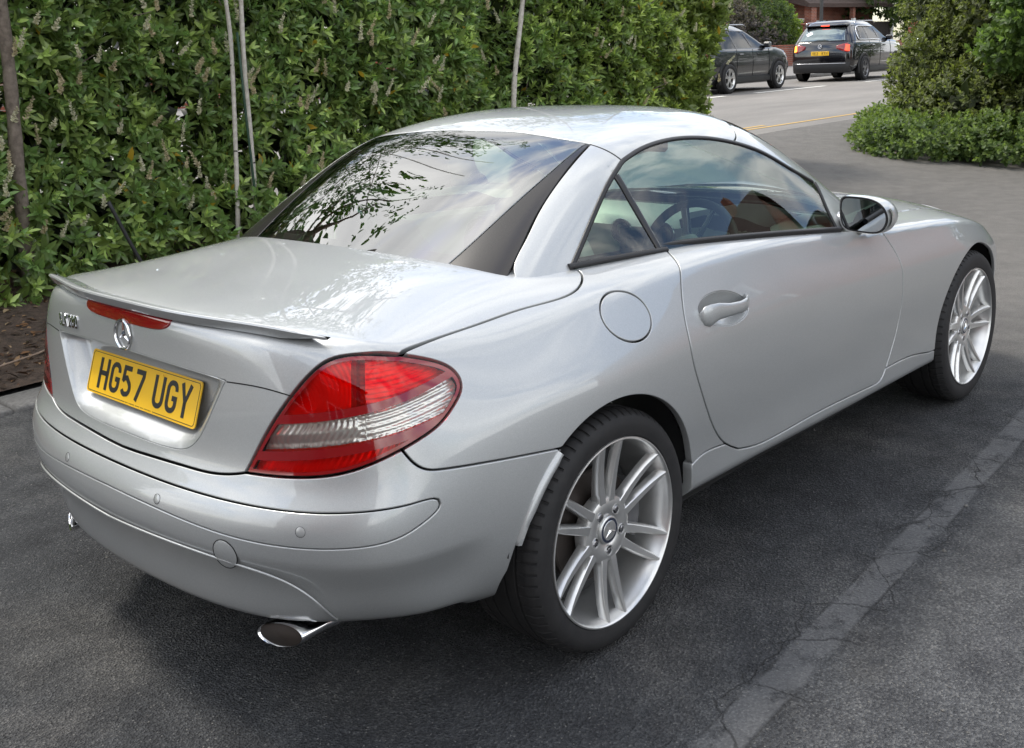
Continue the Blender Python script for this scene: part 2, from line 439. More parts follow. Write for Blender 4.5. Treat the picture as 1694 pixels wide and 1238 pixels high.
class MB:
    """collects geometry for one mesh"""
    def __init__(s): s.v = []; s.f = []; s.m = []; s.n = 0
    def add(s, V, F, mi=0):
        V = np.asarray(V, float).reshape(-1, 3); s.v.append(V)
        for f in F: s.f.append([int(i)+s.n for i in f]); s.m.append(mi)
        s.n += len(V)
    def box(s, c, d, rz=0, mi=0, bev=0, M=None):
        x, y, z = [a/2 for a in d]
        if bev:
            b = min(bev, x*.9, y*.9, z*.9); P = []; 
            for sx in (-1, 1):
                for sy in (-1, 1):
                    for sz in (-1, 1):
                        P += [(sx*x, sy*(y-b), sz*(z-b)), (sx*(x-b), sy*y, sz*(z-b)), (sx*(x-b), sy*(y-b), sz*z)]
            V = np.array(P)
            def I(sx, sy, sz, k): return ((sx > 0)*4+(sy > 0)*2+(sz > 0))*3+k
            F = []
            for s1 in (-1, 1):
                F.append([I(s1, a, b_, 0) for a, b_ in ((-1, -1), (1, -1), (1, 1), (-1, 1))][::s1])
                F.append([I(a, s1, b_, 1) for a, b_ in ((-1, -1), (1, -1), (1, 1), (-1, 1))][::-s1])
                F.append([I(a, b_, s1, 2) for a, b_ in ((-1, -1), (1, -1), (1, 1), (-1, 1))][::s1])
            for a in (-1, 1):
                for b_ in (-1, 1):
                    F.append([I(a, b_, -1, 0), I(a, b_, 1, 0), I(a, b_, 1, 1), I(a, b_, -1, 1)][::-a*b_])
                    F.append([I(a, -1, b_, 0), I(a, 1, b_, 0), I(a, 1, b_, 2), I(a, -1, b_, 2)][::a*b_])
                    F.append([I(-1, a, b_, 1), I(1, a, b_, 1), I(1, a, b_, 2), I(-1, a, b_, 2)][::-a*b_])
                    for c_ in (-1, 1):
                        F.append([I(a, b_, c_, 0), I(a, b_, c_, 1), I(a, b_, c_, 2)][::a*b_*c_])
        else:
            V = np.array([(a, b, c_) for a in (-x, x) for b in (-y, y) for c_ in (-z, z)])
            F = [[0, 1, 3, 2], [4, 6, 7, 5], [0, 4, 5, 1], [2, 3, 7, 6], [0, 2, 6, 4], [1, 5, 7, 3]]
        if rz:
            cs, sn = math.cos(rz), math.sin(rz); V = V @ np.array([[cs, sn, 0], [-sn, cs, 0], [0, 0, 1]])
        if M is not None: V = V @ np.asarray(M).T
        s.add(V+np.array(c), F, mi)
    def lathe(s, prof, n=48, axis='y', c=(0, 0, 0), mi=0, cap=False):
        P = np.array(prof, float); th = np.arange(n)*2*math.pi/n
        R = P[:, 0][:, None]; A = np.broadcast_to(P[:, 1][:, None], (len(P), n))
        a, b = R*np.cos(th), R*np.sin(th)
        V = {'y': np.stack([a, A, b], -1), 'z': np.stack([a, b, A], -1), 'x': np.stack([A, a, b], -1)}[axis].reshape(-1, 3)+np.array(c)
        F = []
        for i in range(len(P)-1):
            for j in range(n):
                F.append([i*n+j, (i+1)*n+j, (i+1)*n+(j+1) % n, i*n+(j+1) % n])
        if cap:
            F.append([(len(P)-1)*n+j for j in range(n)]); F.append([j for j in range(n)][::-1])
        s.add(V, F, mi)
    def tube(s, pts, r, n=8, mi=0, cap=True, flat=None):
        P = np.array(pts, float); k = len(P); rr = np.broadcast_to(np.asarray(r, float), (k,))
        T = np.gradient(P, axis=0); T /= np.linalg.norm(T, axis=1, keepdims=True)+1e-12
        u = np.cross(T[0], (0, 0, 1)); 
        if np.linalg.norm(u) < .1: u = np.cross(T[0], (1, 0, 0))
        V = []
        for i in range(k):
            u = u-T[i]*np.dot(u, T[i]); u /= np.linalg.norm(u); w = np.cross(T[i], u)
            for j in range(n):
                a = 2*math.pi*j/n; V.append(P[i]+(u*math.cos(a)+w*math.sin(a)*(flat or 1))*rr[i])
        F = [[i*n+j, i*n+(j+1) % n, (i+1)*n+(j+1) % n, (i+1)*n+j] for i in range(k-1) for j in range(n)]
        if cap: F += [[j for j in range(n)][::-1], [(k-1)*n+j for j in range(n)]]
        s.add(V, F, mi)
    def loft(s, rings, mi=0, close=True, cap=True):
        k = len(rings[0]); V = np.array(rings, float).reshape(-1, 3); F = []
        for i in range(len(rings)-1):
            for j in range(k if close else k-1):
                F.append([i*k+j, i*k+(j+1) % k, (i+1)*k+(j+1) % k, (i+1)*k+j])
        if cap and close: F += [[j for j in range(k)][::-1], [(len(rings)-1)*k+j for j in range(k)]]
        s.add(V, F, mi)
    def prism(s, poly, o, ax, ay, h, mi=0):
        """2-D polygon extruded by h along ax x ay"""
        o, ax, ay = map(np.array, (o, ax, ay)); az = np.cross(ax, ay); az = az/np.linalg.norm(az); n = len(poly)
        A = [o+ax*p[0]+ay*p[1] for p in poly]; B = [a+az*h for a in A]
        s.add(A+B, [list(range(n))[::-1], [n+i for i in range(n)]]+[[i, (i+1) % n, n+(i+1) % n, n+i] for i in range(n)], mi)
    def build(s, name, mats, parent=None, smooth=True, angle=None):
        V = np.concatenate(s.v)
        me = mesh_np(name, V, s.f, smooth and not angle, mi=s.m)
        if angle:
            me.polygons.foreach_set('use_smooth', [True]*len(me.polygons))
            bm = bmesh.new(); bm.from_mesh(me); bmesh.ops.remove_doubles(bm, verts=bm.verts, dist=1e-5)
            for e in bm.edges:
                if len(e.link_faces) == 2 and e.calc_face_angle(0) > RAD(angle): e.smooth = False
            bm.to_mesh(me); bm.free()
        return link(name, me, mats, parent)
def copy_tree(o, parent=None):
    c = o.copy(); COL.objects.link(c)
    if parent is not None: c.parent = parent
    for ch in [x for x in bpy.data.objects if x.parent == o]: copy_tree(ch, c)
    return c

# ================================================================ trimmed panels
class Surf:
    def __init__(s, V, F, level=4):
        C = limit_fit(V, F); s.co, s.q = subdivide(C, F, level); s.vn = vnormals(s.co, s.q)
        if ((s.co-s.co.mean(0))*s.vn).sum() < 0: s.q = s.q[:, ::-1].copy(); s.vn = -s.vn
        s.bvh = BVHTree.FromPolygons([tuple(v) for v in s.co], [tuple(a) for a in s.q])
    def cast(s, O, D):
        P = np.zeros_like(O); idx = np.zeros(len(O), int); ok = np.zeros(len(O), bool)
        for i in range(len(O)):
            r = s.bvh.ray_cast(Vector(O[i]), Vector(D[i]))
            if r[0] is not None: P[i] = r[0]; idx[i] = r[2]; ok[i] = True
            else:
                m = Vector(O[i])+Vector(D[i])*3
                r = s.bvh.find_nearest(m); P[i] = r[0]; idx[i] = r[2]
        return P, s.norm_at(P, idx)
    def norm_at(s, P, idx):
        q = s.q[idx]; a, b, c, d = (s.co[q[:, k]] for k in range(4)); na, nb, nc, nd = (s.vn[q[:, k]] for k in range(4))
        def bary(A, B, C):
            v0, v1, v2 = B-A, C-A, P-A
            d00 = (v0*v0).sum(1); d01 = (v0*v1).sum(1); d11 = (v1*v1).sum(1); d20 = (v2*v0).sum(1); d21 = (v2*v1).sum(1)
            de = np.maximum(d00*d11-d01*d01, 1e-18); v = (d11*d20-d01*d21)/de; w = (d00*d21-d01*d20)/de
            return 1-v-w, v, w
        u1, v1, w1 = bary(a, b, c); u2, v2, w2 = bary(a, c, d)
        first = (np.minimum(np.minimum(u1, v1), w1) >= np.minimum(np.minimum(u2, v2), w2))[:, None]
        cl = lambda t: np.clip(t, 0, 1)[:, None]
        n = np.where(first, cl(u1)*na+cl(v1)*nb+cl(w1)*nc, cl(u2)*na+cl(v2)*nc+cl(w2)*nd)
        return n/np.linalg.norm(n, axis=1, keepdims=True)
class PX:      # around an axis parallel to x; sgn = -1 for the near (right) side
    def __init__(s, z0=.45, R=.85, sgn=-1): s.z0, s.R, s.g = z0, R, sgn
    def f(s, P): P = np.asarray(P, float); return np.stack([P[:, 0], s.R*np.arctan2(P[:, 2]-s.z0, s.g*P[:, 1])], 1)
    def ray(s, U):
        p = U[:, 1]/s.R; D = np.stack([0*p, s.g*np.cos(p), np.sin(p)], 1); O = np.stack([U[:, 0], 0*p, 0*p+s.z0], 1)
        return O+D*3, -D
class PZ:      # around a vertical axis, angle from the tail
    def __init__(s, x0=.3, R=1.1): s.x0, s.R = x0, R
    def f(s, P): P = np.asarray(P, float); return np.stack([s.R*np.arctan2(P[:, 1], s.x0-P[:, 0]), P[:, 2]], 1)
    def ray(s, U):
        t = U[:, 0]/s.R; D = np.stack([-np.cos(t), np.sin(t), 0*t], 1); O = np.stack([0*t+s.x0, 0*t, U[:, 1]], 1)
        return O+D*3, -D
class PY:      # around an axis parallel to y, angle from the tail upwards
    def __init__(s, x0=-.15, z0=.45, R=.6): s.x0, s.z0, s.R = x0, z0, R
    def f(s, P): P = np.asarray(P, float); return np.stack([P[:, 1], s.R*np.arctan2(P[:, 2]-s.z0, s.x0-P[:, 0])], 1)
    def ray(s, U):
        t = U[:, 1]/s.R; D = np.stack([-np.cos(t), 0*t, np.sin(t)], 1); O = np.stack([0*t+s.x0, U[:, 0], 0*t+s.z0], 1)
        return O+D*3, -D
class PT:      # straight down
    def f(s, P): P = np.asarray(P, float); return P[:, :2].copy()
    def ray(s, U):
        O = np.stack([U[:, 0], U[:, 1], 0*U[:, 0]+3], 1); return O, np.tile([0., 0, -1], (len(U), 1))
class PF:      # straight from the front (for the nose)
    def f(s, P): P = np.asarray(P, float); return P[:, 1:].copy()
    def ray(s, U):
        O = np.stack([0*U[:, 0]+6, U[:, 0], U[:, 1]], 1); return O, np.tile([-1., 0, 0], (len(U), 1))

def spline(pts, step=.01):
    P = np.array(pts, float)
    if len(P) == 2:
        n = max(int(np.linalg.norm(P[1]-P[0])/step), 1); return P[0]+(P[1]-P[0])*np.linspace(0, 1, n+1)[:, None]
    d = np.sqrt(np.linalg.norm(np.diff(P, axis=0), axis=1)); t = np.concatenate([[0], np.cumsum(d)])
    Lh = np.linalg.norm(np.diff(P, axis=0), axis=1).sum(); n = max(int(Lh/step), 2)
    fine = ncs(t, P, np.linspace(0, t[-1], n*4)); s = np.concatenate([[0], np.cumsum(np.linalg.norm(np.diff(fine, axis=0), axis=1))])
    u = np.linspace(0, s[-1], n+1)
    return np.stack([np.interp(u, s, fine[:, k]) for k in range(3)], 1)
def chain(*cs):
    out = []
    for c in cs:
        c = np.asarray(c, float)
        out.append(c if not len(out) or np.linalg.norm(out[-1][-1]-c[0]) > .004 else c[1:])
    r = np.concatenate(out)
    if np.linalg.norm(r[0]-r[-1]) < .004: r = r[:-1]
    return r
def mir(c): c = np.array(c, float).copy(); c[:, 1] *= -1; return c
def rev(c): return np.asarray(c)[::-1]
def in_poly(U, poly):
    x, y = U[:, 0], U[:, 1]; r = np.zeros(len(U), bool); n = len(poly)
    for i in range(n):
        a, b = poly[i], poly[(i+1) % n]
        c = (a[1] > y) != (b[1] > y)
        if c.any(): r ^= c & (x < (b[0]-a[0])*(y-a[1])/((b[1]-a[1]) or 1e-12)+a[0])
    return r
def dist_poly(U, poly):
    d = np.full(len(U), 1e9)
    for i in range(len(poly)):
        a, b = poly[i], poly[(i+1) % len(poly)]; ab = b-a; l = (ab*ab).sum()+1e-12
        t = np.clip(((U-a)@ab)/l, 0, 1); d = np.minimum(d, np.linalg.norm(U-a-t[:, None]*ab, axis=1))
    return d
def area2(p): return .5*np.sum(p[:, 0]*np.roll(p[:, 1], -1)-np.roll(p[:, 0], -1)*p[:, 1])
def inset(p, d):
    e1 = p-np.roll(p, 1, 0); e2 = np.roll(p, -1, 0)-p
    nrm = lambda e: np.stack([-e[:, 1], e[:, 0]], 1)/np.maximum(np.linalg.norm(e, axis=1, keepdims=True), 1e-9)
    n = nrm(e1)+nrm(e2); l = np.linalg.norm(n, axis=1, keepdims=True); n /= np.maximum(l, 1e-6); k = np.minimum(2/np.maximum(l, 1e-6), 2.0)
    return p+n*k*d*(1 if area2(p) > 0 else -1)
def dedupe(p, tol=.0012):
    out = [p[0]]
    for q in p[1:]:
        if np.linalg.norm(q-out[-1]) > tol: out.append(q)
    if len(out) > 3 and np.linalg.norm(out[0]-out[-1]) < tol: out.pop()
    return np.array(out)
def panel(name, surf, pr, loop, mats, parent, holes=(), gap=.0045, r=.0022, depth=.012, sp=.018, disp=None, off=0, matf=None, mirror=False, step=.01, lines=None, hgap=None):
    """one sheet of the body: a closed outline (3-D points near the surface) cut out of a master surface,
    its rim rolled inwards. mirror=True also returns the copy on the other side of the car."""
    U0 = dedupe(pr.f(loop)); U0 = inset(U0, gap/2+r)
    if area2(U0) < 0: U0 = U0[::-1]
    H = []
    for h in holes:
        h2 = dedupe(pr.f(h))
        if area2(h2) < 0: h2 = h2[::-1]
        H.append(inset(h2, -((gap if hgap is None else hgap)/2+r))[::-1])
    lo, hi = U0.min(0), U0.max(0)
    gx, gy = np.meshgrid(np.arange(lo[0]+sp/2, hi[0], sp), np.arange(lo[1]+sp/2, hi[1], sp*.866))
    gx = gx+(np.arange(gx.shape[0]) % 2)[:, None]*sp/2
    G = np.stack([gx.ravel(), gy.ravel()], 1); G = G[in_poly(G, U0)]
    for h in H: G = G[~in_poly(G, h)]
    for h in [U0]+H: G = G[dist_poly(G, h) > sp*.45]
    LL = []
    for ln in (lines or []):
        ln = np.asarray(ln); k = in_poly(ln, U0) & (dist_poly(ln, U0) > sp*.3)
        run = []
        for p, ok in zip(ln, k):
            if ok: run.append(p)
            elif len(run) > 1: LL.append(np.array(run)); run = []
            else: run = []
        if len(run) > 1: LL.append(np.array(run))
    for ln in LL:
        d = np.min(np.linalg.norm(G[:, None]-ln[None], axis=2), axis=1); G = G[d > sp*.55]
    pts = [U0]+H; allb = np.concatenate(pts); E = []; k = 0
    for p in pts:
        E += [(k+i, k+(i+1) % len(p)) for i in range(len(p))]; k += len(p)
    for ln in LL:
        E += [(k+i, k+i+1) for i in range(len(ln)-1)]; k += len(ln)
    A = np.concatenate([allb]+LL+[G])
    res = delaunay_2d_cdt([Vector(a) for a in A], E, [], 0, 1e-6)
    v2 = np.array([tuple(v) for v in res[0]]); T = np.array([f for f in res[2] if len(f) == 3])
    cen = v2[T].mean(1); keep = in_poly(cen, U0)
    for h in H: keep &= ~in_poly(cen, h)
    T = T[keep]
    t2 = v2[T]; sg = (t2[:, 1, 0]-t2[:, 0, 0])*(t2[:, 2, 1]-t2[:, 0, 1])-(t2[:, 1, 1]-t2[:, 0, 1])*(t2[:, 2, 0]-t2[:, 0, 0])
    T = T[np.abs(sg) > 1e-10]
    O, D = pr.ray(v2); P, Nn = surf.cast(O, D)
    P = P+Nn*off
    if disp is not None:
        dv = disp(P, v2); P = P+Nn*dv[:, None]
    # orient faces along the surface normal
    tn = np.cross(P[T[:, 1]]-P[T[:, 0]], P[T[:, 2]]-P[T[:, 0]])
    fl = (tn*Nn[T[:, 0]]).sum(1) < 0; T[fl] = T[fl][:, ::-1]
    if disp is not None:
        Nn = np.zeros_like(P); tn = np.cross(P[T[:, 1]]-P[T[:, 0]], P[T[:, 2]]-P[T[:, 0]])
        for a in range(3): np.add.at(Nn, T[:, a], tn)
        Nn /= np.maximum(np.linalg.norm(Nn, axis=1, keepdims=True), 1e-12)
    Vs = [P]; Ns = [Nn]; Fs = [list(t) for t in T]; base = len(P)
    # rim: border edges
    ed = {}
    for t in T:
        for a in range(3):
            e = (t[a], t[(a+1) % 3]); ed[e] = 1
    border = {a: b for (a, b) in ed if (b, a) not in ed}
    seen = set(); nface = len(Fs)
    for st in list(border):
        if st in seen: continue
        lp = [st]; seen.add(st); c = border[st]
        while c != st and c not in seen and c in border: lp.append(c); seen.add(c); c = border[c]
        if len(lp) < 4: continue
        p = P[lp]; n = Nn[lp]; t = np.roll(p, -1, 0)-np.roll(p, 1, 0); t /= np.maximum(np.linalg.norm(t, axis=1, keepdims=True), 1e-9)
        o = np.cross(t, n); o /= np.maximum(np.linalg.norm(o, axis=1, keepdims=True), 1e-9); m = len(lp)
        rings = [(p+o*r*.62-n*r*.22, n*.8+o*.6), (p+o*r-n*r, n*.2+o), (p+o*r-n*depth, o)]
        prev = list(lp)
        for (q, nn) in rings:
            cur = list(range(base, base+m)); Vs.append(q); Ns.append(nn/np.linalg.norm(nn, axis=1, keepdims=True)); base += m
            for i in range(m):
                j = (i+1) % m; Fs.append([prev[j], prev[i], cur[i], cur[j]])
            prev = cur
    V = np.concatenate(Vs); NN = np.concatenate(Ns)
    mi = None
    if matf is not None:
        mi = np.zeros(len(Fs), int); mi[:nface] = matf(P[T].mean(1), v2[T].mean(1))
    out = []
    for s in ((1, -1) if mirror else (1,)):
        W = V*np.array([1, s, 1]); M = NN*np.array([1, s, 1]); FF = Fs if s == 1 else [f[::-1] for f in Fs]
        out.append(link(name, mesh_np(name, W, FF, True, M, mi), mats, parent))
    return out if mirror else out[0]
def strip(name, mats, parent, pts, w, h, surf=None, mirror=False, closed=False, lift=0.0, n=None, off=0.0, step=.012):
    """moulding or seal: a low rounded section (width w, height h) swept along a line that lies on a surface"""
    P = spline(pts, step) if not closed else np.asarray(pts)
    if surf is not None:
        Q = []; I = []
        for p in P:
            r_ = surf.bvh.find_nearest(Vector(p)); Q.append(r_[0]); I.append(r_[2])
        P = np.array([tuple(q) for q in Q]); Nn = surf.norm_at(P, np.array(I))
    else: Nn = np.tile(np.array(n, float), (len(P), 1))
    T = np.gradient(P, axis=0) if not closed else np.roll(P, -1, 0)-np.roll(P, 1, 0)
    T /= np.linalg.norm(T, axis=1, keepdims=True)+1e-12; S = np.cross(T, Nn); S /= np.linalg.norm(S, axis=1, keepdims=True)
    ww = np.broadcast_to(np.asarray(w, float), (len(P),))[:, None] if np.ndim(w) == 0 else np.interp(np.linspace(0, 1, len(P)), np.linspace(0, 1, len(w)), w)[:, None]
    prof = [(-.5, -.6), (-.5, .45), (-.36, .85), (-.15, 1), (.15, 1), (.36, .85), (.5, .45), (.5, -.6)]
    R = [[P[i]+S[i]*(a*ww[i]+off)+Nn[i]*(b*h+lift) for a, b in prof] for i in range(len(P))]
    if closed: R.append(R[0])
    out = []
    for s in ((1, -1) if mirror else (1,)):
        m = MB(); RR = np.array(R)*np.array([1, s, 1])
        m.loft(RR if s == 1 else RR[:, ::-1], cap=not closed)
        out.append(m.build(name, mats, parent, angle=50))
    return out if mirror else out[0]

# ---------------------------------------------------------------- glyphs for plates and badges (unit cell: width 50, height 79)
def stroke_mesh(m, pts, w, o, ax, ay, sc, h, n_, mi=0, sx=1.0):
    """flat ribbon of width w following a 2-D polyline (mitred), raised by h"""
    P = np.array(pts, float); P[:, 0] *= sx
    closed = np.linalg.norm(P[0]-P[-1]) < 1e-6
    T = np.diff(P, axis=0); T /= np.linalg.norm(T, axis=1, keepdims=True)
    L_, R_ = [], []
    k = len(P)
    for i in range(k):
        a = T[i-1] if i > 0 else (T[-1] if closed else T[0]); b = T[i] if i < k-1 else (T[0] if closed else T[-1])
        nn = np.array([-(a+b)[1], (a+b)[0]]); nn /= np.linalg.norm(nn)+1e-9; c = max(.5, nn @ np.array([-a[1], a[0]]))
        L_.append(P[i]+nn*w/2/c); R_.append(P[i]-nn*w/2/c)
    V = []; F = []
    for i in range(k):
        for q in (L_[i], R_[i]):
            V.append(o+(ax*q[0]+ay*q[1])*sc+n_*h); V.append(o+(ax*q[0]+ay*q[1])*sc)
    for i in range(k-1):
        a = i*4; F += [[a, a+2, a+6, a+4], [a, a+4, a+5, a+1], [a+2, a+3, a+7, a+6]]
    F += [[0, 1, 3, 2], [(k-1)*4, (k-1)*4+2, (k-1)*4+3, (k-1)*4+1]]
    m.add(V, F, mi)
def arcp(cx, cy, rx, ry, a0, a1, n=10): return [(cx+rx*math.cos(RAD(a)), cy+ry*math.sin(RAD(a))) for a in np.linspace(a0, a1, n)]
W7 = 7.0
GLY = {
 'H': [[(7, 0), (7, 79)], [(43, 0), (43, 79)], [(7, 41), (43, 41)]],
 'G': [[(43, 54)]+arcp(27, 56, 16, 16, 0, 90)+arcp(23, 56, 16, 16, 90, 180)+arcp(23, 23, 16, 16, 180, 270)+arcp(27, 23, 16, 16, 270, 360)+[(43, 36), (27, 36)]],
 '5': [[(42, 72), (10, 72), (8, 43)]+arcp(24, 31, 18, 17, 140, 90, 5)+arcp(26, 24, 17, 17, 60, -60, 9)+arcp(23, 22, 16, 15, 270, 200, 6)],
 '7': [[(7, 72), (43, 72), (43, 62), (20, 0)]],
 'U': [[(7, 79)]+arcp(23, 23, 16, 16, 180, 270)+arcp(27, 23, 16, 16, 270, 360)+[(43, 79)]],
 'Y': [[(6, 79), (25, 36), (44, 79)], [(25, 36), (25, 0)]],
 '2': [arcp(25, 56, 18, 16, 170, -20, 12)+[(40, 44), (9, 7), (44, 7)]],
 '8': [arcp(25, 58, 15, 14.5, -90, 270, 17), arcp(25, 23.5, 18, 17, 90, 450, 17)],
 '0': [arcp(25, 56, 18, 16, 0, 180)+arcp(25, 23, 18, 16, 180, 360)+[(43, 56)]],
 'S': [arcp(25, 56, 17, 16, 10, 270, 14)[:-1]+arcp(25, 23.5, 18, 16.5, 90, -170, 14)],
 'L': [[(9, 79), (9, 7), (43, 7)]],
 'K': [[(8, 0), (8, 79)], [(43, 79), (9, 34)], [(20, 48), (44, 0)]],
 'B': [[(8, 0), (8, 79)], [(8, 72)]+arcp(28, 57, 13, 15, 90, -90, 9)+[(8, 42)], [(8, 42)]+arcp(28, 24.5, 15, 17.5, 90, -90, 9)+[(8, 7)]],
 'P': [[(8, 0), (8, 79)], [(8, 72)]+arcp(28, 55, 14, 17, 90, -90, 9)+[(8, 38)]],
 'V': [[(6, 79), (25, 5), (44, 79)]], 'N': [[(7, 0), (7, 79), (43, 0), (43, 79)]], 'D': [[(8, 0), (8, 79)], [(8, 72)]+arcp(24, 54, 18, 18, 90, 0, 6)+arcp(24, 25, 18, 18, 0, -90, 6)+[(8, 7)]],
 'E': [[(43, 72), (8, 72), (8, 7), (43, 7)], [(8, 40), (38, 40)]],
}
def write(m, text, o, ax, ay, n_, hgt, adv, w=14, h=.0006, sx=1.0, mi=0):
    """text centred on o"""
    o = np.array(o, float); sc = hgt/79; tot = sum(adv*.55 if c == ' ' else adv for c in text)-(adv-50*sc*sx)
    x = -tot/2
    for c in text:
        if c == ' ': x += adv*.55; continue
        if c in GLY:
            for st in GLY[c]: stroke_mesh(m, st, w, o+ax*x-ay*hgt/2, ax, ay, sc, h, n_, mi, sx)
        x += adv
def number_plate(car, c, tilt):
    ax = np.array([0, -1., 0]); n_ = np.array([-math.cos(tilt), 0, math.sin(tilt)]); ay = np.array([math.sin(tilt), 0, math.cos(tilt)])
    def rr(w, h, r): 
        P = []
        for cx_, cy_, a in ((w-r, h-r, 0), (-w+r, h-r, 90), (-w+r, -h+r, 180), (w-r, -h+r, 270)):
            P += [(cx_+r*math.cos(RAD(a+t)), cy_+r*math.sin(RAD(a+t))) for t in (0, 30, 60, 90)]
        return P
    m = MB(); m.prism(rr(.260, .0555, .009), c-n_*.003, ax, ay, .003)
    if np.dot(np.cross(ax, ay), n_) < 0: m = MB(); m.prism(rr(.260, .0555, .009), c, ax, ay, .003)
    pl = m.build('number_plate', 'plate_yellow', car, smooth=False)
    m = MB(); z = c+n_*.0003
    hgt = .079
    # letters: HG57 UGY, 50 mm wide, 14 mm stroke
    write(m, 'HG57', z-ax*.0985, ax, ay, n_, hgt, .0585, w=12.5)
    write(m, 'UGY', z+ax*.143, ax, ay, n_, hgt, .0585, w=12.5)
    # border line, broken at the bottom by the maker's line of small print
    b = rr(.2545, .0500, .006)
    bl_ = [q for q in b]; k0 = (0.085, -.0500); k1 = (-.045, -.0500)
    i = max(range(len(b)), key=lambda j: -b[j][1]*10-b[j][0])
    path = [(-.075, -.050)]+[q for q in b[8:12]]+[q for q in b[4:8]][::1]
    left = [(-.062, -.050), (-.2485, -.050), (-.2545, -.044), (-.2545, .044), (-.2485, .050), (.2485, .050), (.2545, .044), (.2545, -.044), (.2485, -.050), (.072, -.050)]
    stroke_mesh(m, [(p[0]*1000, p[1]*1000) for p in left], 1.5, z, ax, ay, .001, .0004, n_)
    small = 'THE SUPPLYING DEALER LTD'
    for i in range(30):      # the small print is far below legibility: short ticks of uneven height
        if i in (3, 11, 17, 21): continue
        xx = -.056+i*.0041; hh = .0018 if i % 3 else .0026
        stroke_mesh(m, [((xx)*1000, -50.0-hh*500), ((xx)*1000, -50.0+hh*500)], 1.7, z, ax, ay, .001, .0004, n_)
    m.build('plate_lettering', 'plate_ink', pl, smooth=False)
    for x in (-.150, .095):
        m = MB(); p = c+ax*x+ay*.040+n_*.0006; m.lathe([(.0001, 0), (.004, 0), (.0042, -.0006)], 12, 'x', p); m.build('plate_screw', 'plate_yellow', pl)
def letters(num, name, BS, py, parent):
    """chrome model letters following the lid surface"""
    m = MB(); hgt = .034; sc = hgt/79
    ax = np.array([0., -1, 0]); items = list(name)+[' ']+list(num)
    y = .385
    for c in items:
        if c == ' ': y -= .010; continue
        P = BS.cast(*py.ray(py.f([(-.77, y-.008, .868)]))); p = P[0][0]; n_ = P[1][0]
        a = ax-n_*np.dot(ax, n_); a /= np.linalg.norm(a); b = np.cross(a, n_); b = b if b[2] > 0 else -b
        for st in GLY[c]: stroke_mesh(m, st, 13, p-a*.008-b*hgt/2+n_*.0002, a, b, sc, .0026, n_, 0, .92)
        y -= .0205
    m.build('model_badge', 'chrome', parent, smooth=False)

# ---------------------------------------------------------------- mirrors, cabin, wheels
def door_mirror(car, sg):
    MX = 1.47
    def P(x, y, z): return (x, y*-sg*-1 if sg > 0 else -y, z)
    # housing outline in the (outward, up) plane; outward measured from the centreline
    out = [(.742, .878), (.752, .842), (.775, .824), (.83, .817), (.90, .815), (.945, .825), (.968, .852), (.972, .882), (.955, .918), (.915, .944), (.86, .955), (.80, .957), (.755, .953), (.742, .935)]
    out = [(.740+(a-.742)*.76, b+.030-(b-.88)*.12) for a, b in out]
    t = spline([(0, a, b) for a, b in out]+[(0, *out[0])], .01)[:-1, 1:]
    cen = t.mean(0); R = []
    for x, s, dx in ((.012, .93, 0), (0, .97, 0), (-.004, 1.0, 0), (.02, 1.03, 0), (.05, 1.0, .004), (.08, .88, .010), (.10, .66, .018), (.112, .35, .02), (.115, .05, .02)):
        R.append([P(MX+x, cen[0]+(a-cen[0])*s+dx, cen[1]+(b-cen[1])*s) for a, b in t])
    m = MB(); m.loft(R if sg < 0 else [r[::-1] for r in R], cap=True); h = m.build('mirror_housing', 'silver_paint', car, angle=70)
    R = [[P(MX+.004, cen[0]+(a-cen[0])*.90, cen[1]+(b-cen[1])*.885) for a, b in t], [P(MX-.0035, cen[0]+(a-cen[0])*.90, cen[1]+(b-cen[1])*.885) for a, b in t]]
    m = MB(); m.loft(R, cap=True); o = m.build('mirror_glass', 'mirror_glass', h, smooth=False)
    R = [[P(MX-.0030, cen[0]+(a-cen[0])*k, cen[1]+(b-cen[1])*k2) for a, b in t] for k, k2 in ((.90, .885), (.955, .95))]
    m = MB(); m.loft(R, cap=False); m.build('mirror_rim', 'matt_black', h, smooth=False)
    m = MB(); R = []
    for y, z, rx, rz in ((.70, .888, .030, .024), (.735, .888, .032, .026), (.76, .886, .034, .028), (.79, .886, .03, .03)):
        R.append([P(MX+.045+rx*math.cos(a), y, z+rz*math.sin(a)) for a in np.linspace(0, 2*math.pi, 16, endpoint=False)])
    m.loft(R); m.build('mirror_foot', 'silver_paint', h, angle=60)
    m = MB(); R = []
    for k in range(9):      # indicator repeater lens round the outer corner
        a = math.radians(-55+k*12); R.append([P(MX+.035+q*.042, .872+.045*math.cos(a)-(q*.012), .910+.046*math.sin(a)) for q in (-.7, -.2, .4, 1)])
    m.loft(R, close=False); m.build('indicator_lens', 'lens_frost', h, angle=60)
simple('lens_frost', (.75, .76, .74), .12, metal=.5, coat=1)

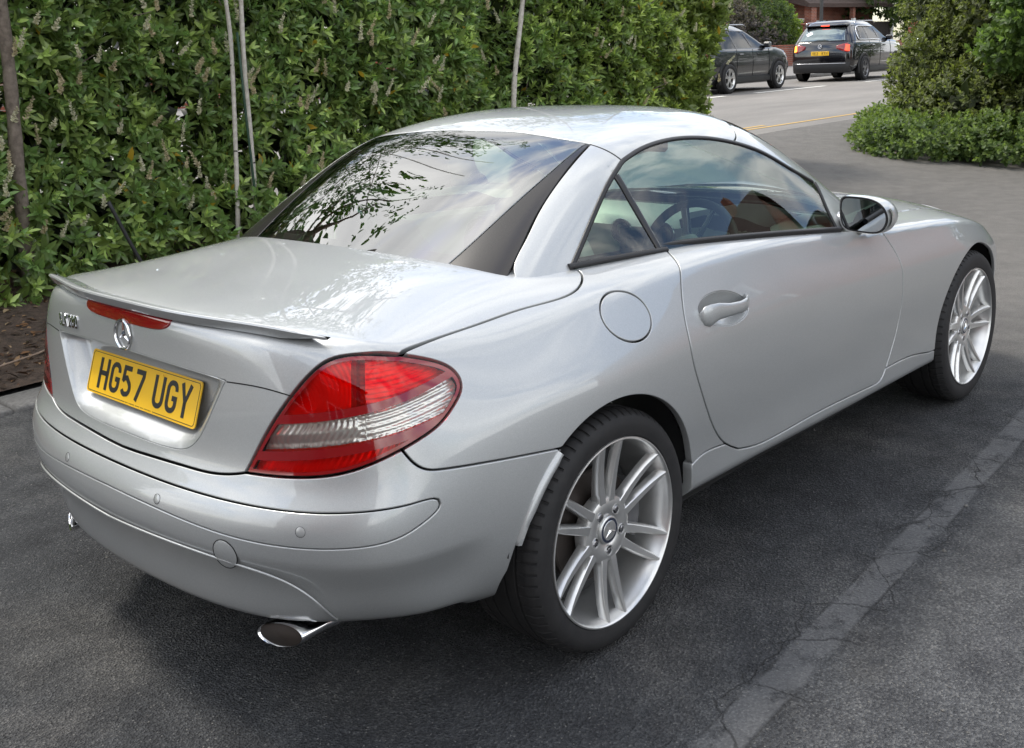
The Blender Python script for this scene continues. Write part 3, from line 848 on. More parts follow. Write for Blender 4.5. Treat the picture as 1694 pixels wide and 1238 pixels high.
def interior(car):
    m = MB()
    m.box((.80, 0, .34), (1.55, 1.36, .05)); m.box((.06, 0, .62), (.06, 1.34, .62)); m.box((.78, 0, .50), (1.35, .24, .30), bev=.03)
    m.build('cabin_floor', 'dash_dark', car, smooth=False)
    for sg in (-1, 1):
        m = MB(); R = []
        for x in np.linspace(.08, 1.55, 20):
            zt = .925-.045*max(0, x-.7); R.append([(x, sg*a, b) for a, b in ((.74-.015, zt-.03), (.69, zt-.012), (.655, zt-.03), (.65, zt-.10), (.64, .70), (.60, .66), (.63, .60), (.64, .36))])
        m.loft(R, close=False); m.build('door_lining', 'dash_light', car, angle=50)
        m = MB(); m.tube([(.42, sg*.655, .80), (.47, sg*.63, .815), (.60, sg*.63, .80), (.66, sg*.655, .785)], .013); m.build('door_pull', 'dark_chrome', car)
    # seats
    for y in (-.36, .36):
        s = empty('seat', (0, 0, 0), parent=car)
        m = MB(); R = []
        for t in np.linspace(0, 1, 12):      # backrest leaning back
            x = .46-.18*t; z = .48+.50*t; w = .25*(1-.18*t**3)*(1 if t < .9 else .9); d = .11*(1-.35*t)
            R.append([(x+d*math.cos(a)*(.9 if math.cos(a) > 0 else .6)+(.035*abs(math.sin(a))**2 if math.cos(a) > 0 else 0), y+w*math.sin(a), z) for a in np.linspace(0, 2*math.pi, 20, endpoint=False)])
        m.loft(R); m.build('backrest', 'seat_leather', s, angle=70)
        m = MB(); R = []
        for t in np.linspace(0, 1, 9):
            x = .36+.52*t; w = .25; zt = .50+.05*t+(-.03 if t > .95 else 0)
            R.append([(x, y+w*math.cos(a)*(1 if t < .95 else .9), zt-.06+(.07+.03*abs(math.cos(a))**3)*math.sin(a)) for a in np.linspace(0, 2*math.pi, 18, endpoint=False)])
        m.loft(R); m.build('cushion', 'seat_leather', s, angle=70)
        m = MB(); R = []
        for t in np.linspace(-1, 1, 9):
            k = math.sqrt(max(.02, 1-t**4)); R.append([(.275+.045*math.cos(a)*k, y+.12*math.sin(a)*k, 1.04+.065*t) for a in np.linspace(0, 2*math.pi, 16, endpoint=False)])
        m.loft(R); m.build('headrest', 'seat_leather', s, angle=70)
        m = MB(); pts = [(.185, y-.13, .80), (.18, y-.13, .97), (.175, y-.10, 1.02), (.175, y, 1.03), (.175, y+.10, 1.02), (.18, y+.13, .97), (.185, y+.13, .80)]
        m.tube(spline(pts, .03), .026, 10); m.build('roll_hoop', 'dark_chrome', car, angle=60)
    # dashboard
    m = MB(); R = []
    for y in np.linspace(-.68, .68, 28):
        b = .03*math.exp(-((y+.36)/.16)**2); e = max(0, abs(y)-.58)*.5
        R.append([(1.85, y, .80), (1.72, y, .865), (1.52, y, .872+b), (1.38+e, y, .858+b), (1.335+e, y, .83+b), (1.345+e, y, .79), (1.34, y, .70), (1.42, y, .60), (1.60, y, .45), (1.85, y, .45)])
    m.loft(R, close=False); d = m.build('dashboard', 'dash_light', car, angle=60)
    m = MB(); R = []
    for y in np.linspace(-.55, -.17, 16):
        b = .028*math.exp(-((y+.36)/.13)**4); R.append([(1.56, y, .885+b), (1.40, y, .89+b), (1.325, y, .872+b), (1.34, y, .83), (1.37, y, .76)])
    m.loft(R, close=False); m.build('instrument_hood', 'dash_dark', d, angle=60)
    for y in (-.63, -.10, .10, .63):
        m = MB(); m.lathe([(.0001, .02), (.030, .02), (.036, -.004), (.042, -.006), (.045, .01)], 24, 'x', (1.325, y, .81)); m.build('air_vent', 'dash_dark', d, angle=40)
        m = MB(); m.lathe([(.043, .0), (.047, -.008), (.050, .0)], 24, 'x', (1.325, y, .81)); m.build('vent_ring', 'dark_chrome', d)
    m = MB(); m.box((1.33, 0, .72), (.03, .22, .22), bev=.01); m.build('centre_stack', 'dash_dark', d, smooth=False)
    m = MB(); m.box((1.312, 0, .745), (.006, .14, .075), bev=.002); m.build('display', 'screen_grey', d, smooth=False)
    # steering wheel on the right-hand side
    c = np.array([1.10, -.36, .80]); n_ = np.array([-math.cos(RAD(24)), 0, math.sin(RAD(24))]); u = np.array([0, 1., 0]); w = np.cross(n_, u)
    sw = empty('steering_wheel', (0, 0, 0), parent=car)
    m = MB(); m.tube([c+(u*math.cos(a)+w*math.sin(a))*.182 for a in np.linspace(0, 2*math.pi, 61)], .0155, 12, cap=False); m.build('wheel_rim', 'dash_dark', sw)
    m = MB(); m.tube([c-n_*.0, c-n_*.10, c-n_*.28], [.05, .04, .035], 16); hub = m.build('column', 'dash_dark', sw, angle=50)
    m = MB()
    R = [[c+n_*h_+(u*math.cos(a)*1.15+w*math.sin(a))*r_ for a in np.linspace(0, 2*math.pi, 24, endpoint=False)] for r_, h_ in ((.066, -.03), (.070, .0), (.060, .018), (.03, .026), (.002, .028))]
    m.loft(R); m.build('airbag_pad', 'dash_light', sw, angle=60)
    m = MB()
    for a in (0, math.pi, RAD(250), RAD(290)):
        d1 = u*math.cos(a)+w*math.sin(a); m.tube([c+d1*.05, c+d1*.12-n_*.006, c+d1*.178], [.020, .014, .015], 8, flat=.5)
    m.build('spokes', 'dark_chrome', sw, angle=60)
    # rear-view mirror
    m = MB(); m.tube([(1.42, 0, 1.215), (1.36, 0, 1.17)], .008); m.box((1.34, 0, 1.15), (.03, .22, .06), bev=.012); m.build('cabin_mirror', 'dash_dark', car, angle=40)
    m = MB(); R = []
    for x in np.linspace(.15, 1.35, 12):
        zc = float(np.interp(x, [.15, .33, .47, .63, .82, 1.03, 1.25, 1.4], [1.10, 1.19, 1.235, 1.268, 1.28, 1.272, 1.243, 1.20]))
        if x < .45: continue
        R.append([(x, y, zc-.035*abs(y/.46)**3) for y in np.linspace(-.44, .44, 9)])
    m.loft(R, close=False); m.build('headlining', 'dash_light', car, angle=60)

def wheel(car, x, sg, rt, width):
    """alloy wheel and tyre; local frame: axle along y, outer face at y = 0 looking to -y"""
    w = empty('wheel', (x, sg*.868, rt), 0 if sg < 0 else math.pi, parent=car)
    # tyre
    m = MB(); hw = width
    half = [(.2405, .010), (.2445, .002), (.250, -.0035), (.262, -.0060), (.276, -.0072), (.2885, -.0052), (.2985, .0008), (.3050, .0085), (.3088, .017)]
    tread = []
    g = [(.022, 0), (.030, 0), (.052, 1), (.060, 1), (.095, 1), (.103, 1), (.142, 1), (.150, 1), (.185, 1), (.193, 1), (.215, 0), (.223, 0)]
    prof = []
    for r_, y in half: prof.append((r_*1.0, y, 's'))
    ys = [.024, .036, .0525, .0535, .0605, .0615, .0895, .0905, .0975, .0985, .1465, .1475, .1545, .1555, .184, .185, .192, .193, .212, .222]
    for i, y in enumerate(ys):
        y = y*hw/.2454; inner = any(a < ys[i] < b for a, b in ((.053, .061), (.09, .098), (.147, .155), (.1845, .1925)))
        gro = .0065 if ys[i] in (.0535, .0605, .0905, .0975, .1475, .1545, .185, .192) else 0
        crown = .0028*((y-hw/2)/(hw/2))**2
        prof.append((.3144-crown-gro, y, 't'))
    for r_, y in half[::-1]: prof.append((r_, hw-y, 's'))
    P = np.array([(p[0]+(rt-.3144 if p[0] > .30 else (rt-.3144)*max(0, (p[0]-.24)/.06)), p[1]) for p in prof]); kinds = [p[2] for p in prof]
    nb = 66; sub = [0, .72, .76, .96]; th = np.array([(b+s_)*2*math.pi/nb for b in range(nb) for s_ in sub]); n = len(th)
    R = np.repeat(P[:, 0][:, None], n, 1); Y = np.repeat(P[:, 1][:, None], n, 1); groove = np.tile([0, 0, 1, 1], nb).astype(float)
    for i, (r_, y) in enumerate(P):
        sh = 1 if (kinds[i] == 't' and (y < .05 or y > hw-.05)) or (kinds[i] == 's' and r_ > rt-.0125) else 0
        R[i] -= groove*.0045*sh
    TH = th[None, :]+0*R+np.where(np.array(kinds) == 't', 1, 0)[:, None]*(P[:, 1][:, None]*.25)*.25
    V = np.stack([R*np.cos(TH), Y, R*np.sin(TH)], -1).reshape(-1, 3); k = len(P)
    F = [[i*n+j, i*n+(j+1) % n, (i+1)*n+(j+1) % n, (i+1)*n+j] for i in range(k-1) for j in range(n)]
    m.add(V, F); m.build('tyre', 'tyre_rubber', w, angle=32)
    # rim barrel
    m = MB(); sgm = [(.2400, .012), (.2446, .004), (.2462, -.0005), (.2450, -.0040), (.2415, -.0048), (.2385, -.0015), (.2365, .006), (.2325, .016), (.2265, .034), (.2215, .060), (.2150, .085), (.2080, .12), (.2060, .16), (.2120, .19), (.232, .205), (.241, .215)]
    m.lathe(sgm[::-1], 96); m.build('rim', 'alloy', w, angle=50)
    # spokes: six pairs
    m = MB(); ph0 = math.pi/2+(RAD(0) if x == 0 else RAD(-30)+0)
    rr_ = [.035, .060, .085, .105, .130, .160, .190, .215, .2385]
    off_ = [.0100, .0145, .0185, .0215, .0250, .0285, .0315, .0335, .0355]
    wf = [.0270, .0260, .0240, .0225, .0205, .0185, .0165, .0135, .0075]
    wb = [.0280, .0275, .0265, .0255, .0240, .0225, .0205, .0185, .0140]
    yf = [.0300, .0250, .0225, .0215, .0195, .0160, .0110, .0050, -.0015]
    yb = [.060, .055, .050, .046, .043, .038, .034, .029, .024]
    for kk in range(6):
        a = ph0+kk*math.pi/3; er = np.array([math.cos(a), 0, math.sin(a)]); et = np.array([-math.sin(a), 0, math.cos(a)])
        for s2 in (-1, 1):
            R_ = []
            for r_, o_, w1, w2, y1, y2 in zip(rr_, off_, wf, wb, yf, yb):
                c_ = er*r_+et*o_*s2
                # outer flank falls away in a long scoop, inner flank is steeper
                sec = [(-w1/2, y1+.0018), (-w1/2+.0022, y1), (w1/2-.0022, y1), (w1/2, y1+.0018), (w2/2+.0015, (y1+y2)/2+.004), (w2/2+.002, y2), (-w2/2-.002, y2), (-w2/2-.0015, (y1+y2)/2+.004)]
                R_.append([c_+et*q[0]+np.array([0, q[1], 0]) for q in sec])
            m.loft(R_)
    # web joining each pair near the hub, and the hub itself
    m.lathe([(.0355, .060), (.0355, .030), (.040, .0262), (.060, .0232), (.078, .0235), (.086, .027), (.090, .036), (.090, .060)], 72)
    m.build('spokes', 'alloy', w, angle=38)
    for b in range(5):
        a = math.pi/2+RAD(36)+b*2*math.pi/5; c_ = np.array([.0560*math.cos(a), 0, .0560*math.sin(a)])
        m = MB(); m.lathe([(.0150, .0245), (.0142, .0222), (.0125, .0226), (.0118, .026)], 20, 'y', c_); m.lathe([(.0118, .0245), (.0001, .0235)], 20, 'y', c_, mi=1)
        m.lathe([(.0085, .024), (.0085, .0212), (.0070, .0205), (.0001, .0208)], 6, 'y', c_, mi=2); m.build('wheel_bolt', ['alloy', 'matt_black', 'dark_chrome'], w, angle=40)
        a += RAD(36); c_ = np.array([.0700*math.cos(a), 0, .0700*math.sin(a)])
    m = MB(); m.lathe([(.0370, .034), (.0368, .0225), (.0345, .0205), (.0325, .0200)], 48); m.lathe([(.0325, .0200), (.0255, .0196)], 48, mi=1); m.lathe([(.0255, .0196), (.0245, .0188), (.012, .0178), (.0001, .0176)], 48)
    for k in range(3):
        a = math.pi/2+k*2*math.pi/3+.15; d1 = np.array([math.cos(a), 0, math.sin(a)]); s1 = np.array([math.cos(a+1.047), 0, math.sin(a+1.047)]); s2_ = np.array([math.cos(a-1.047), 0, math.sin(a-1.047)]); y_ = np.array([0, -1, 0])
        m.add([y_*-.0135, d1*.0235+y_*-.0180, s1*.005+y_*-.0175, s2_*.005+y_*-.0175], [[0, 1, 2], [0, 3, 1]], 2)
    m.build('centre_cap', ['alloy', 'cap_ring', 'chrome'], w, angle=30)
    m = MB(); m.lathe([(.001, .075), (.145, .075), (.150, .080), (.150, .095), (.145, .10), (.05, .10)], 64); m.lathe([(.075, .10), (.075, .055), (.06, .05), (.001, .05)], 48)
    m.build('brake_disc', 'brake_iron', w, angle=30)
    m = MB(); m.lathe([(.001, .118), (.203, .118), (.206, .124)], 48); m.build('dark_backing', 'matt_black', w, angle=40)  # black disc added so the depth between the spokes reads dark
    m = MB(); R_ = [[(r_*math.cos(a), y, r_*math.sin(a)) for r_, y in ((.105, .062), (.105, .052), (.118, .046), (.160, .046), (.172, .055), (.172, .12), (.105, .12))] for a in np.radians(np.linspace(-28, 28, 9)+(180 if x > 1 else 0))]
    m.loft(R_); m.build('brake_caliper', 'caliper_grey', w, angle=40)
simple('cap_ring', (.07, .08, .12), .25, metal=.6)

# ================================================================ the silver roadster
# feature lines of the near (right) side, metres: x forward from the rear axle, y to the left, z up
K = {
 'bootcut': [[-0.533,-0.7203,0.8874],[-0.4093,-0.7117,0.894],[-0.2759,-0.7127,0.8986],[-0.1599,-0.7205,0.9058],[-0.058,-0.7374,0.9097],[0.0212,-0.739,0.9172],[0.0868,-0.7115,0.9329],[0.1164,-0.6759,0.9459],[0.1113,-0.646,0.9532]],
 'tail_in': [[-0.7792,-0.4617,0.6341],[-0.751,-0.515,0.7285],[-0.7199,-0.5708,0.8118],[-0.6822,-0.6119,0.869],[-0.6517,-0.6364,0.8906],[-0.6054,-0.6795,0.8969],[-0.5345,-0.7218,0.8853]],
 'tail_q': [[-0.5345,-0.7218,0.8853],[-0.4697,-0.744,0.8611],[-0.4292,-0.7655,0.8329],[-0.4247,-0.7847,0.8007],[-0.4541,-0.7954,0.7708],[-0.5048,-0.7987,0.7382],[-0.5521,-0.7916,0.7184],[-0.5978,-0.7747,0.7006]],
 'tail_b': [[-0.5978,-0.7747,0.7006],[-0.6449,-0.7408,0.6784],[-0.6953,-0.6817,0.6554],[-0.7459,-0.5809,0.6409],[-0.7792,-0.4617,0.6341]],
 'qlow': [[-0.5978,-0.7747,0.7006],[-0.5815,-0.7911,0.6696],[-0.5607,-0.8042,0.6524],[-0.5292,-0.8164,0.6449],[-0.3789,-0.8498,0.6262],[-0.2056,-0.8735,0.6042]],
 'bootlow': [[-0.822,-0.0665,0.6082],[-0.8117,-0.2536,0.6137],[-0.8005,-0.3615,0.617],[-0.7879,-0.4271,0.6258],[-0.7792,-0.4617,0.6341]],
 'door_rear': [[0.4548,-0.7168,0.9469],[0.3699,-0.8231,0.8551],[0.3274,-0.8772,0.7303],[0.3718,-0.8817,0.5937],[0.4415,-0.8716,0.4764],[0.5155,-0.8629,0.3965],[0.604,-0.8594,0.3461]],
 'door_bot': [[0.604,-0.8594,0.3461],[0.74,-0.8574,0.3225],[1.0898,-0.8572,0.3171],[1.5009,-0.8568,0.2992],[1.5911,-0.8567,0.305],[1.6235,-0.8572,0.3356]],
 'door_front': [[1.6235,-0.8572,0.3356],[1.6855,-0.8606,0.4354],[1.7158,-0.8698,0.5662],[1.718,-0.8698,0.6555],[1.7034,-0.8479,0.7447],[1.6505,-0.8118,0.8311]],
 'sill_r': [[0.3481,-0.8667,0.3821],[0.4103,-0.8657,0.3957],[0.5164,-0.8624,0.387]],
 'sill_f': [[1.6235,-0.8572,0.3356],[1.8112,-0.8571,0.3311],[1.9241,-0.8577,0.3183],[2.0301,-0.8584,0.3004]],
 'belt': [[0.1349,-0.6428,0.9552],[0.2819,-0.6734,0.9545],[0.4511,-0.697,0.9525],[0.8034,-0.7538,0.9305],[1.3684,-0.7912,0.8714],[1.5294,-0.8036,0.8485]],
 'strip_lo': [[-0.8753,-0.0451,0.5254],[-0.8685,-0.211,0.5221],[-0.8422,-0.4196,0.5101],[-0.7963,-0.5812,0.5053],[-0.7198,-0.722,0.5099],[-0.6384,-0.7932,0.5236],[-0.5759,-0.8168,0.5491],[-0.5456,-0.8225,0.5795]],
 'strip_up': [[-0.5456,-0.8225,0.5795],[-0.5507,-0.8198,0.5915],[-0.6495,-0.7745,0.5863],[-0.7173,-0.7001,0.5814],[-0.769,-0.6032,0.5769]],
 'recess': [[-0.7843,-0.061,0.8367],[-0.7617,-0.3998,0.8254],[-0.7759,-0.3562,0.7543],[-0.7914,-0.2987,0.6743],[-0.8001,-0.2539,0.6467],[-0.8059,-0.173,0.6407],[-0.8093,-0.0364,0.6407]],
 'trim': [[-0.7617,-0.3998,0.8254],[-0.7422,-0.4961,0.8254],[-0.7195,-0.5706,0.8143]],
 'fuel': [[0.1231,-0.8254,0.8408],[0.0437,-0.8072,0.8629],[0.2118,-0.8418,0.8162],[0.1529,-0.7894,0.901],[0.0958,-0.8573,0.7811]],
 'g_top': [[0.4472,0.1151,1.2657],[0.4459,-0.1644,1.2649],[0.4253,-0.351,1.2523],[0.4342,-0.47,1.2369]],
 'blk_in': [[-0.0899,-0.4288,0.9853],[0.0103,-0.4442,1.0426],[0.1418,-0.4577,1.1148],[0.288,-0.4649,1.1862],[0.4169,-0.4661,1.2332]],
 'bpil': [[-0.0334,-0.5843,0.9737],[0.0437,-0.559,1.0279],[0.1297,-0.532,1.0853],[0.267,-0.5036,1.1651],[0.4342,-0.47,1.2369]],
 'rjoint': [[0.4342,-0.47,1.2369],[0.4424,-0.5221,1.2205],[0.4562,-0.5687,1.19]],
 'win_rear': [[0.1172,-0.6576,0.9598],[0.1754,-0.6401,1.0014],[0.2727,-0.6122,1.0747],[0.3637,-0.5891,1.1399],[0.4562,-0.5687,1.19]],
 'win_top': [[0.4562,-0.5687,1.19],[0.5562,-0.5596,1.2146],[0.6848,-0.5551,1.228],[0.8078,-0.5593,1.2268],[0.9275,-0.5701,1.2134],[1.0252,-0.5829,1.194]],
 'win_front': [[1.0252,-0.5829,1.194],[1.1642,-0.6063,1.151],[1.2962,-0.6349,1.0868],[1.4605,-0.6475,1.0175]],
 'sail': [[1.4605,-0.6475,1.0175],[1.4262,-0.7076,0.9428],[1.4309,-0.7545,0.8571]],
 'sail_f': [[1.4605,-0.6475,1.0175],[1.6048,-0.6266,0.9759],[1.7158,-0.6251,0.9217]],
 'divider': [[0.4012,-0.5821,1.1606],[0.4193,-0.6414,1.0603],[0.4331,-0.7056,0.9562]],
 'header': [[1.0252,-0.5829,1.194],[1.0876,-0.5563,1.2115],[1.1277,-0.5183,1.2313]]}
def build_roadster():
    car = empty('roadster'); 
    tag(car, 'silver two-seat hardtop roadster parked on the dark tarmac in front of the hedge', 'car')
    BS = Surf(*build_cage()); GSf = Surf(*build_green())
    for k in K: K[k] = np.array(K[k], float)
    def onside(pts, s=BS):
        P = np.array([(p[0], -3., p[1]) for p in pts]); D = np.tile([0., 1, 0], (len(P), 1)); return s.cast(P, D)[0]
    def ontop(pts, s=BS):
        P = np.array([(p[0], p[1], 3.) for p in pts]); D = np.tile([0., 0, -1], (len(P), 1)); return s.cast(P, D)[0]
    def arc(cx, cz, R, a0, a1, n=40):
        t = np.radians(np.linspace(a0, a1, n)); return onside([(cx+R*math.cos(a), cz+R*math.sin(a)) for a in t])
    S = {k: spline(v) for k, v in K.items()}
    px, pz, py = PX(), PZ(), PY()
    # ---- analytic pieces: wheel arches and lower edges
    RA, RF = .352, .350
    ra1 = arc(0, .315, RA, 11.0, 124.5); ra2 = arc(0, .315, RA, 124.5, 176, 30)
    fa = arc(2.43, .319, RF, 183.5, 28, 70)
    belt_q = S['belt'][S['belt'][:, 0] < .446]; belt_d = S['belt'][S['belt'][:, 0] > .452]
    # ---- rear quarter panels
    quarter = chain(S['bootcut'], belt_q, S['door_rear'][S['door_rear'][:, 2] > .387], rev(S['sill_r']), ra1, rev(S['qlow']), rev(S['tail_q']))
    fl = K['fuel']; fc = fl[0]; fu = np.array([.083, -.018, -.024]); 
    th = np.linspace(0, 2*math.pi, 48, endpoint=False)
    frx, frz = .086, .060
    fcirc = onside([(.123+frx*math.cos(a), .843+frz*math.sin(a)-.06*frx*math.cos(a)) for a in th])
    panel('quarter_panel', BS, px, quarter, 'silver_paint', car, holes=[fcirc], depth=.02)
    fl = panel('fuel_flap', BS, px, fcirc, 'silver_paint', car, gap=.004, sp=.012)
    q2 = panel('quarter_panel', BS, px, quarter, 'silver_paint', car, depth=.02, mirror=True)
    bpy.data.objects.remove(q2[0])
    # ---- doors with their handles
    door = chain(S['door_rear'], S['door_bot'], S['door_front'], rev(belt_d))
    hel = onside([(.535+.125*math.cos(a)*(1 if math.cos(a) < 0 else .95), .783+.047*math.sin(a)-.10*.125*math.cos(a)) for a in th])
    for side in (-1, 1):
        d = panel('door', BS, px, door, 'silver_paint', car, holes=[hel], mirror=True, hgap=.001)
        keep = d[0] if side == -1 else d[1]; bpy.data.objects.remove(d[1] if side == -1 else d[0])
        dp = lambda P, U: -.026*np.clip(dist_poly(U, px.f(hel))/.035, 0, 1)**.7
        c = panel('handle_cup', BS, px, hel, 'silver_paint', keep, gap=.001, r=.001, sp=.007, disp=dp, mirror=True)
        bpy.data.objects.remove(c[1] if side == -1 else c[0])
        # grip: a bar bridging the cup, wide and rounded at its rear end
        m = MB(); R = []
        for t, w, dy in [(-.128, .010, .004), (-.120, .026, .010), (-.10, .031, .015), (-.06, .024, .020), (-.01, .019, .023), (.045, .018, .024), (.08, .019, .021), (.104, .021, .012), (.116, .020, -.002), (.119, .014, -.012)]:
            x = .535+t; z = .783-.10*t+(-.008 if t < -.09 else .0)+.014*max(0, t/.12)**2
            y0 = onside([(x, z)])[0][1]; ring = []
            for a in range(12):
                al = a*math.pi/6; ring.append((x, (y0-dy-.007*math.cos(al)), z+w*math.sin(al)))
            R.append([(p[0], p[1]*(1 if side == -1 else -1), p[2]) for p in ring])
        m.loft(R); g = m.build('handle_grip', 'silver_paint', keep, angle=60)
        if side == -1:
            m = MB(); yk = onside([(.452, .785)])[0][1]-.0225
            m.lathe([(.0001, 0), (.0085, 0), (.0085, .004), (.0065, .005)], 20, 'y', (.452, yk, .786)); m.build('lock', 'chrome', keep, angle=40)
        # recessed lower edge shadow line handled by the door gap
    # ---- sills
    zb = lambda x: .252-.02*(x-.35)
    sb = onside([(x, zb(x)) for x in np.linspace(2.075, .350, 60)])
    dbot = S['door_bot']
    drear_low = S['door_rear'][S['door_rear'][:, 2] <= .389]
    sill = chain(S['sill_r'], drear_low, dbot, S['sill_f'], arc(2.43, .319, RF, 183.5, 194, 6), sb[sb[:, 0] < 2.07])
    sill = chain(sill, arc(0, .315, RA, -10, 11, 8))
    sdisp = lambda P, U: -.75*np.clip(.318-.031*P[:, 0]-P[:, 2], 0, .06)
    panel('sill', BS, px, sill, 'silver_paint', car, depth=.03, mirror=True, r=.004, gap=.003, sp=.0125, disp=sdisp)
    # ---- front wings, bonnet and front bumper
    ft = ontop([(x, -.70+.02*(x-1.7)) for x in np.linspace(2.72, 1.66, 50)])
    fn = onside([(2.745, .475), (2.80, .55), (2.84, .60)]); fn = spline(fn)
    wing = chain(rev(S['door_front']), S['sill_f'], arc(2.43, .319, RF, 183.5, 26.5, 70), spline([tuple(onside([(2.748, .476)])[0]), tuple(onside([(2.80, .575)])[0]), tuple(ontop([(2.80, -.70)])[0])]), spline([tuple(ontop([(2.80, -.70)])[0]), tuple(ft[0])]), ft)
    panel('front_wing', BS, px, wing, 'silver_paint', car, mirror=True)
    hf = ontop([(2.72+.0*y, y) for y in np.linspace(-.68, 0, 30)]); hf[:, 0] = 2.72+.17*(1-(hf[:, 1]/.68)**2); hf = ontop([(p[0], p[1]) for p in hf])
    hr = ontop([(1.66+.20*(1-(y/.70)**2), y) for y in np.linspace(0, -.70, 30)])
    half = chain(hr, rev(ft)); half = chain(half, hf)
    bon = chain(half, rev(mir(half)))
    panel('bonnet', BS, PT(), bon, 'silver_paint', car, sp=.03)
    nose = [ (2.80, .58)]
    class PN(PZ):
        def __init__(s): s.x0, s.R = 2.2, .9
        def f(s, P): P = np.asarray(P, float); return np.stack([s.R*np.arctan2(P[:, 1], P[:, 0]-s.x0), .6*np.arctan2(P[:, 2]-.25, np.hypot(P[:, 0]-s.x0, P[:, 1]))], 1)
        def ray(s, U):
            t = U[:, 0]/s.R; e = U[:, 1]/.6; D = np.stack([np.cos(t)*np.cos(e), np.sin(t)*np.cos(e), np.sin(e)], 1); O = np.stack([0*t+s.x0, 0*t, 0*t+.25], 1)
            return O+D*3, -D
    nb = chain(spline(onside([(2.748, .476), (2.77, .42), (2.778, .36), (2.779, .30), (2.775, .25)])))
    nf = spline([tuple(onside([(2.775, .25)])[0]), (2.93, -.66, .235), (3.08, -.40, .23), (3.15, 0, .23)])
    ntop = chain(spline([tuple(onside([(2.748, .476)])[0]), tuple(onside([(2.80, .575)])[0]), tuple(ontop([(2.80, -.70)])[0])]), rev(ontop([(p[0]+.0, p[1]) for p in ft[:1]])), hf)
    halfn = chain(rev(nf), rev(nb), ntop)
    panel('front_bumper', BS, PN(), chain(halfn, rev(mir(halfn))), 'silver_paint', car, sp=.03)
    hl = np.array([ontop([(2.79+.10*math.cos(a), -.57+.085*math.sin(a))])[0] for a in th])
    panel('headlight', BS, PT(), hl, 'lamp_silver_reflector', car, off=.003, mirror=True, sp=.03)
    # ---- boot lid, plate pan
    fr = ontop([(x, y) for x, y in [(.10, -.64), (.06, -.60), (.03, -.52), (-.02, -.40), (-.05, -.25), (-.06, -.10), (-.062, 0)]]); fr = spline(fr)
    b0 = spline([(-.825, 0, .607), tuple(K['bootlow'][0])])
    halfb = chain(b0, S['bootlow'], S['tail_in'], S['bootcut'], fr)
    ri = S['recess']
    rtop = spline([(-.79, 0, .846), (-.785, -.20, .841), (-.765, -.395, .829)]); rs = spline([(-.765, -.395, .829), (-.777, -.352, .754), (-.787, -.310, .690), (-.796, -.270, .656), (-.803, -.21, .643), (-.809, -.10, .640), (-.810, 0, .640)])
    rhalf = chain(rtop, rs); rec = chain(rhalf, rev(mir(rhalf)))
    bd = chain(halfb, rev(mir(halfb)))
    panel_boot = panel('boot_lid', BS, py, bd, 'silver_paint', car, holes=[rec], gap=.005, depth=.02, sp=.016, hgap=.0004)
    top2 = py.f(chain(mir(rev(rtop)), rtop)); bot2 = py.f(chain(rs, rev(mir(rs))))
    def dl(U, pl):
        d = np.full(len(U), 9.)
        for a, b in zip(pl[:-1], pl[1:]):
            ab = b-a; t = np.clip(((U-a)@ab)/((ab*ab).sum()+1e-12), 0, 1); d = np.minimum(d, np.linalg.norm(U-a-t[:, None]*ab, axis=1))
        return d
    def pan(P, U):
        a = np.clip(dl(U, bot2)/.055, 0, 1); a = a*a*(3-2*a); b = np.clip(dl(U, top2)/.012, 0, 1); b = b*b*(3-2*b)
        return -.052*a*b
    panel('plate_recess', BS, py, rec, 'silver_paint', panel_boot, gap=.0005, r=.0008, sp=.009, disp=pan)
    for sg in (1, -1):
        strip('crease', 'black_gap', panel_boot, [(p[0]-.0, p[1]*sg, p[2]) for p in K['trim']], .003, .0006, BS)
    # ---- rear bumper: main skin, rubbing strip, lower insert
    x0 = .3
    bl = onbump = lambda pts: BS.cast(*pz.ray(pz.f(np.array(pts))))[0]
    edge = chain(spline([(-.825, 0, .607), tuple(K['bootlow'][0])]), S['bootlow'], rev(S['tail_b']), S['qlow'], ra2, spline(bl([tuple(ra2[-1]), (-.351, -.80, .31), (-.352, -.78, .246)])))
    low = spline(bl([(-.352, -.78, .246), (-.43, -.77, .250), (-.55, -.70, .258), (-.66, -.62, .272), (-.72, -.50, .280), (-.77, -.30, .262), (-.795, -.15, .252), (-.80, 0, .248)]))
    halfm = chain(edge, low); bump_ = chain(halfm, rev(mir(halfm)))
    st_lo = K['strip_lo']; st_up = K['strip_up']
    slo = spline(bl([(-.877, 0, .527)]+[tuple(p) for p in st_lo[1:-1]]))
    tipc = spline(bl([tuple(st_lo[-2]), (-.548, -.822, .567), (-.543, -.82, .580), (-.552, -.815, .588), (-.60, -.795, .588)]))
    sup = spline(bl([(-.60, -.795, .588), (-.67, -.745, .584), (-.745, -.645, .579), (-.80, -.52, .577), (-.85, -.30, .576), (-.866, 0, .576)]))
    sh = chain(slo, tipc, sup); sloop = chain(sh, rev(mir(sh)))
    def bdisp(P, U):
        z = P[:, 2]; zc = .292; up = np.clip((z-zc)/(.47-zc), 0, 1)
        fd = np.clip((-.385-P[:, 0])/.13, 0, 1); fd = fd*fd*(3-2*fd)
        return fd*(-.015*np.sin(math.pi*up)**1.3*np.clip((.47-z)/.02, 0, 1)-.75*np.clip(zc-z-.004, 0, 1))
    bumper = panel('rear_bumper', BS, pz, bump_, 'silver_paint', car, holes=[sloop], gap=.003, depth=.045, r=.003, sp=.0125, disp=bdisp)
    panel('bumper_strip', BS, pz, sloop, 'silver_paint', bumper, gap=.0016, r=.0022, depth=.006, off=.0006, sp=.014)
    dif = spline(bl([(-.877, 0, .443), (-.865, -.241, .447), (-.829, -.459, .440), (-.785, -.592, .412), (-.747, -.632, .362), (-.700, -.63, .300)]))
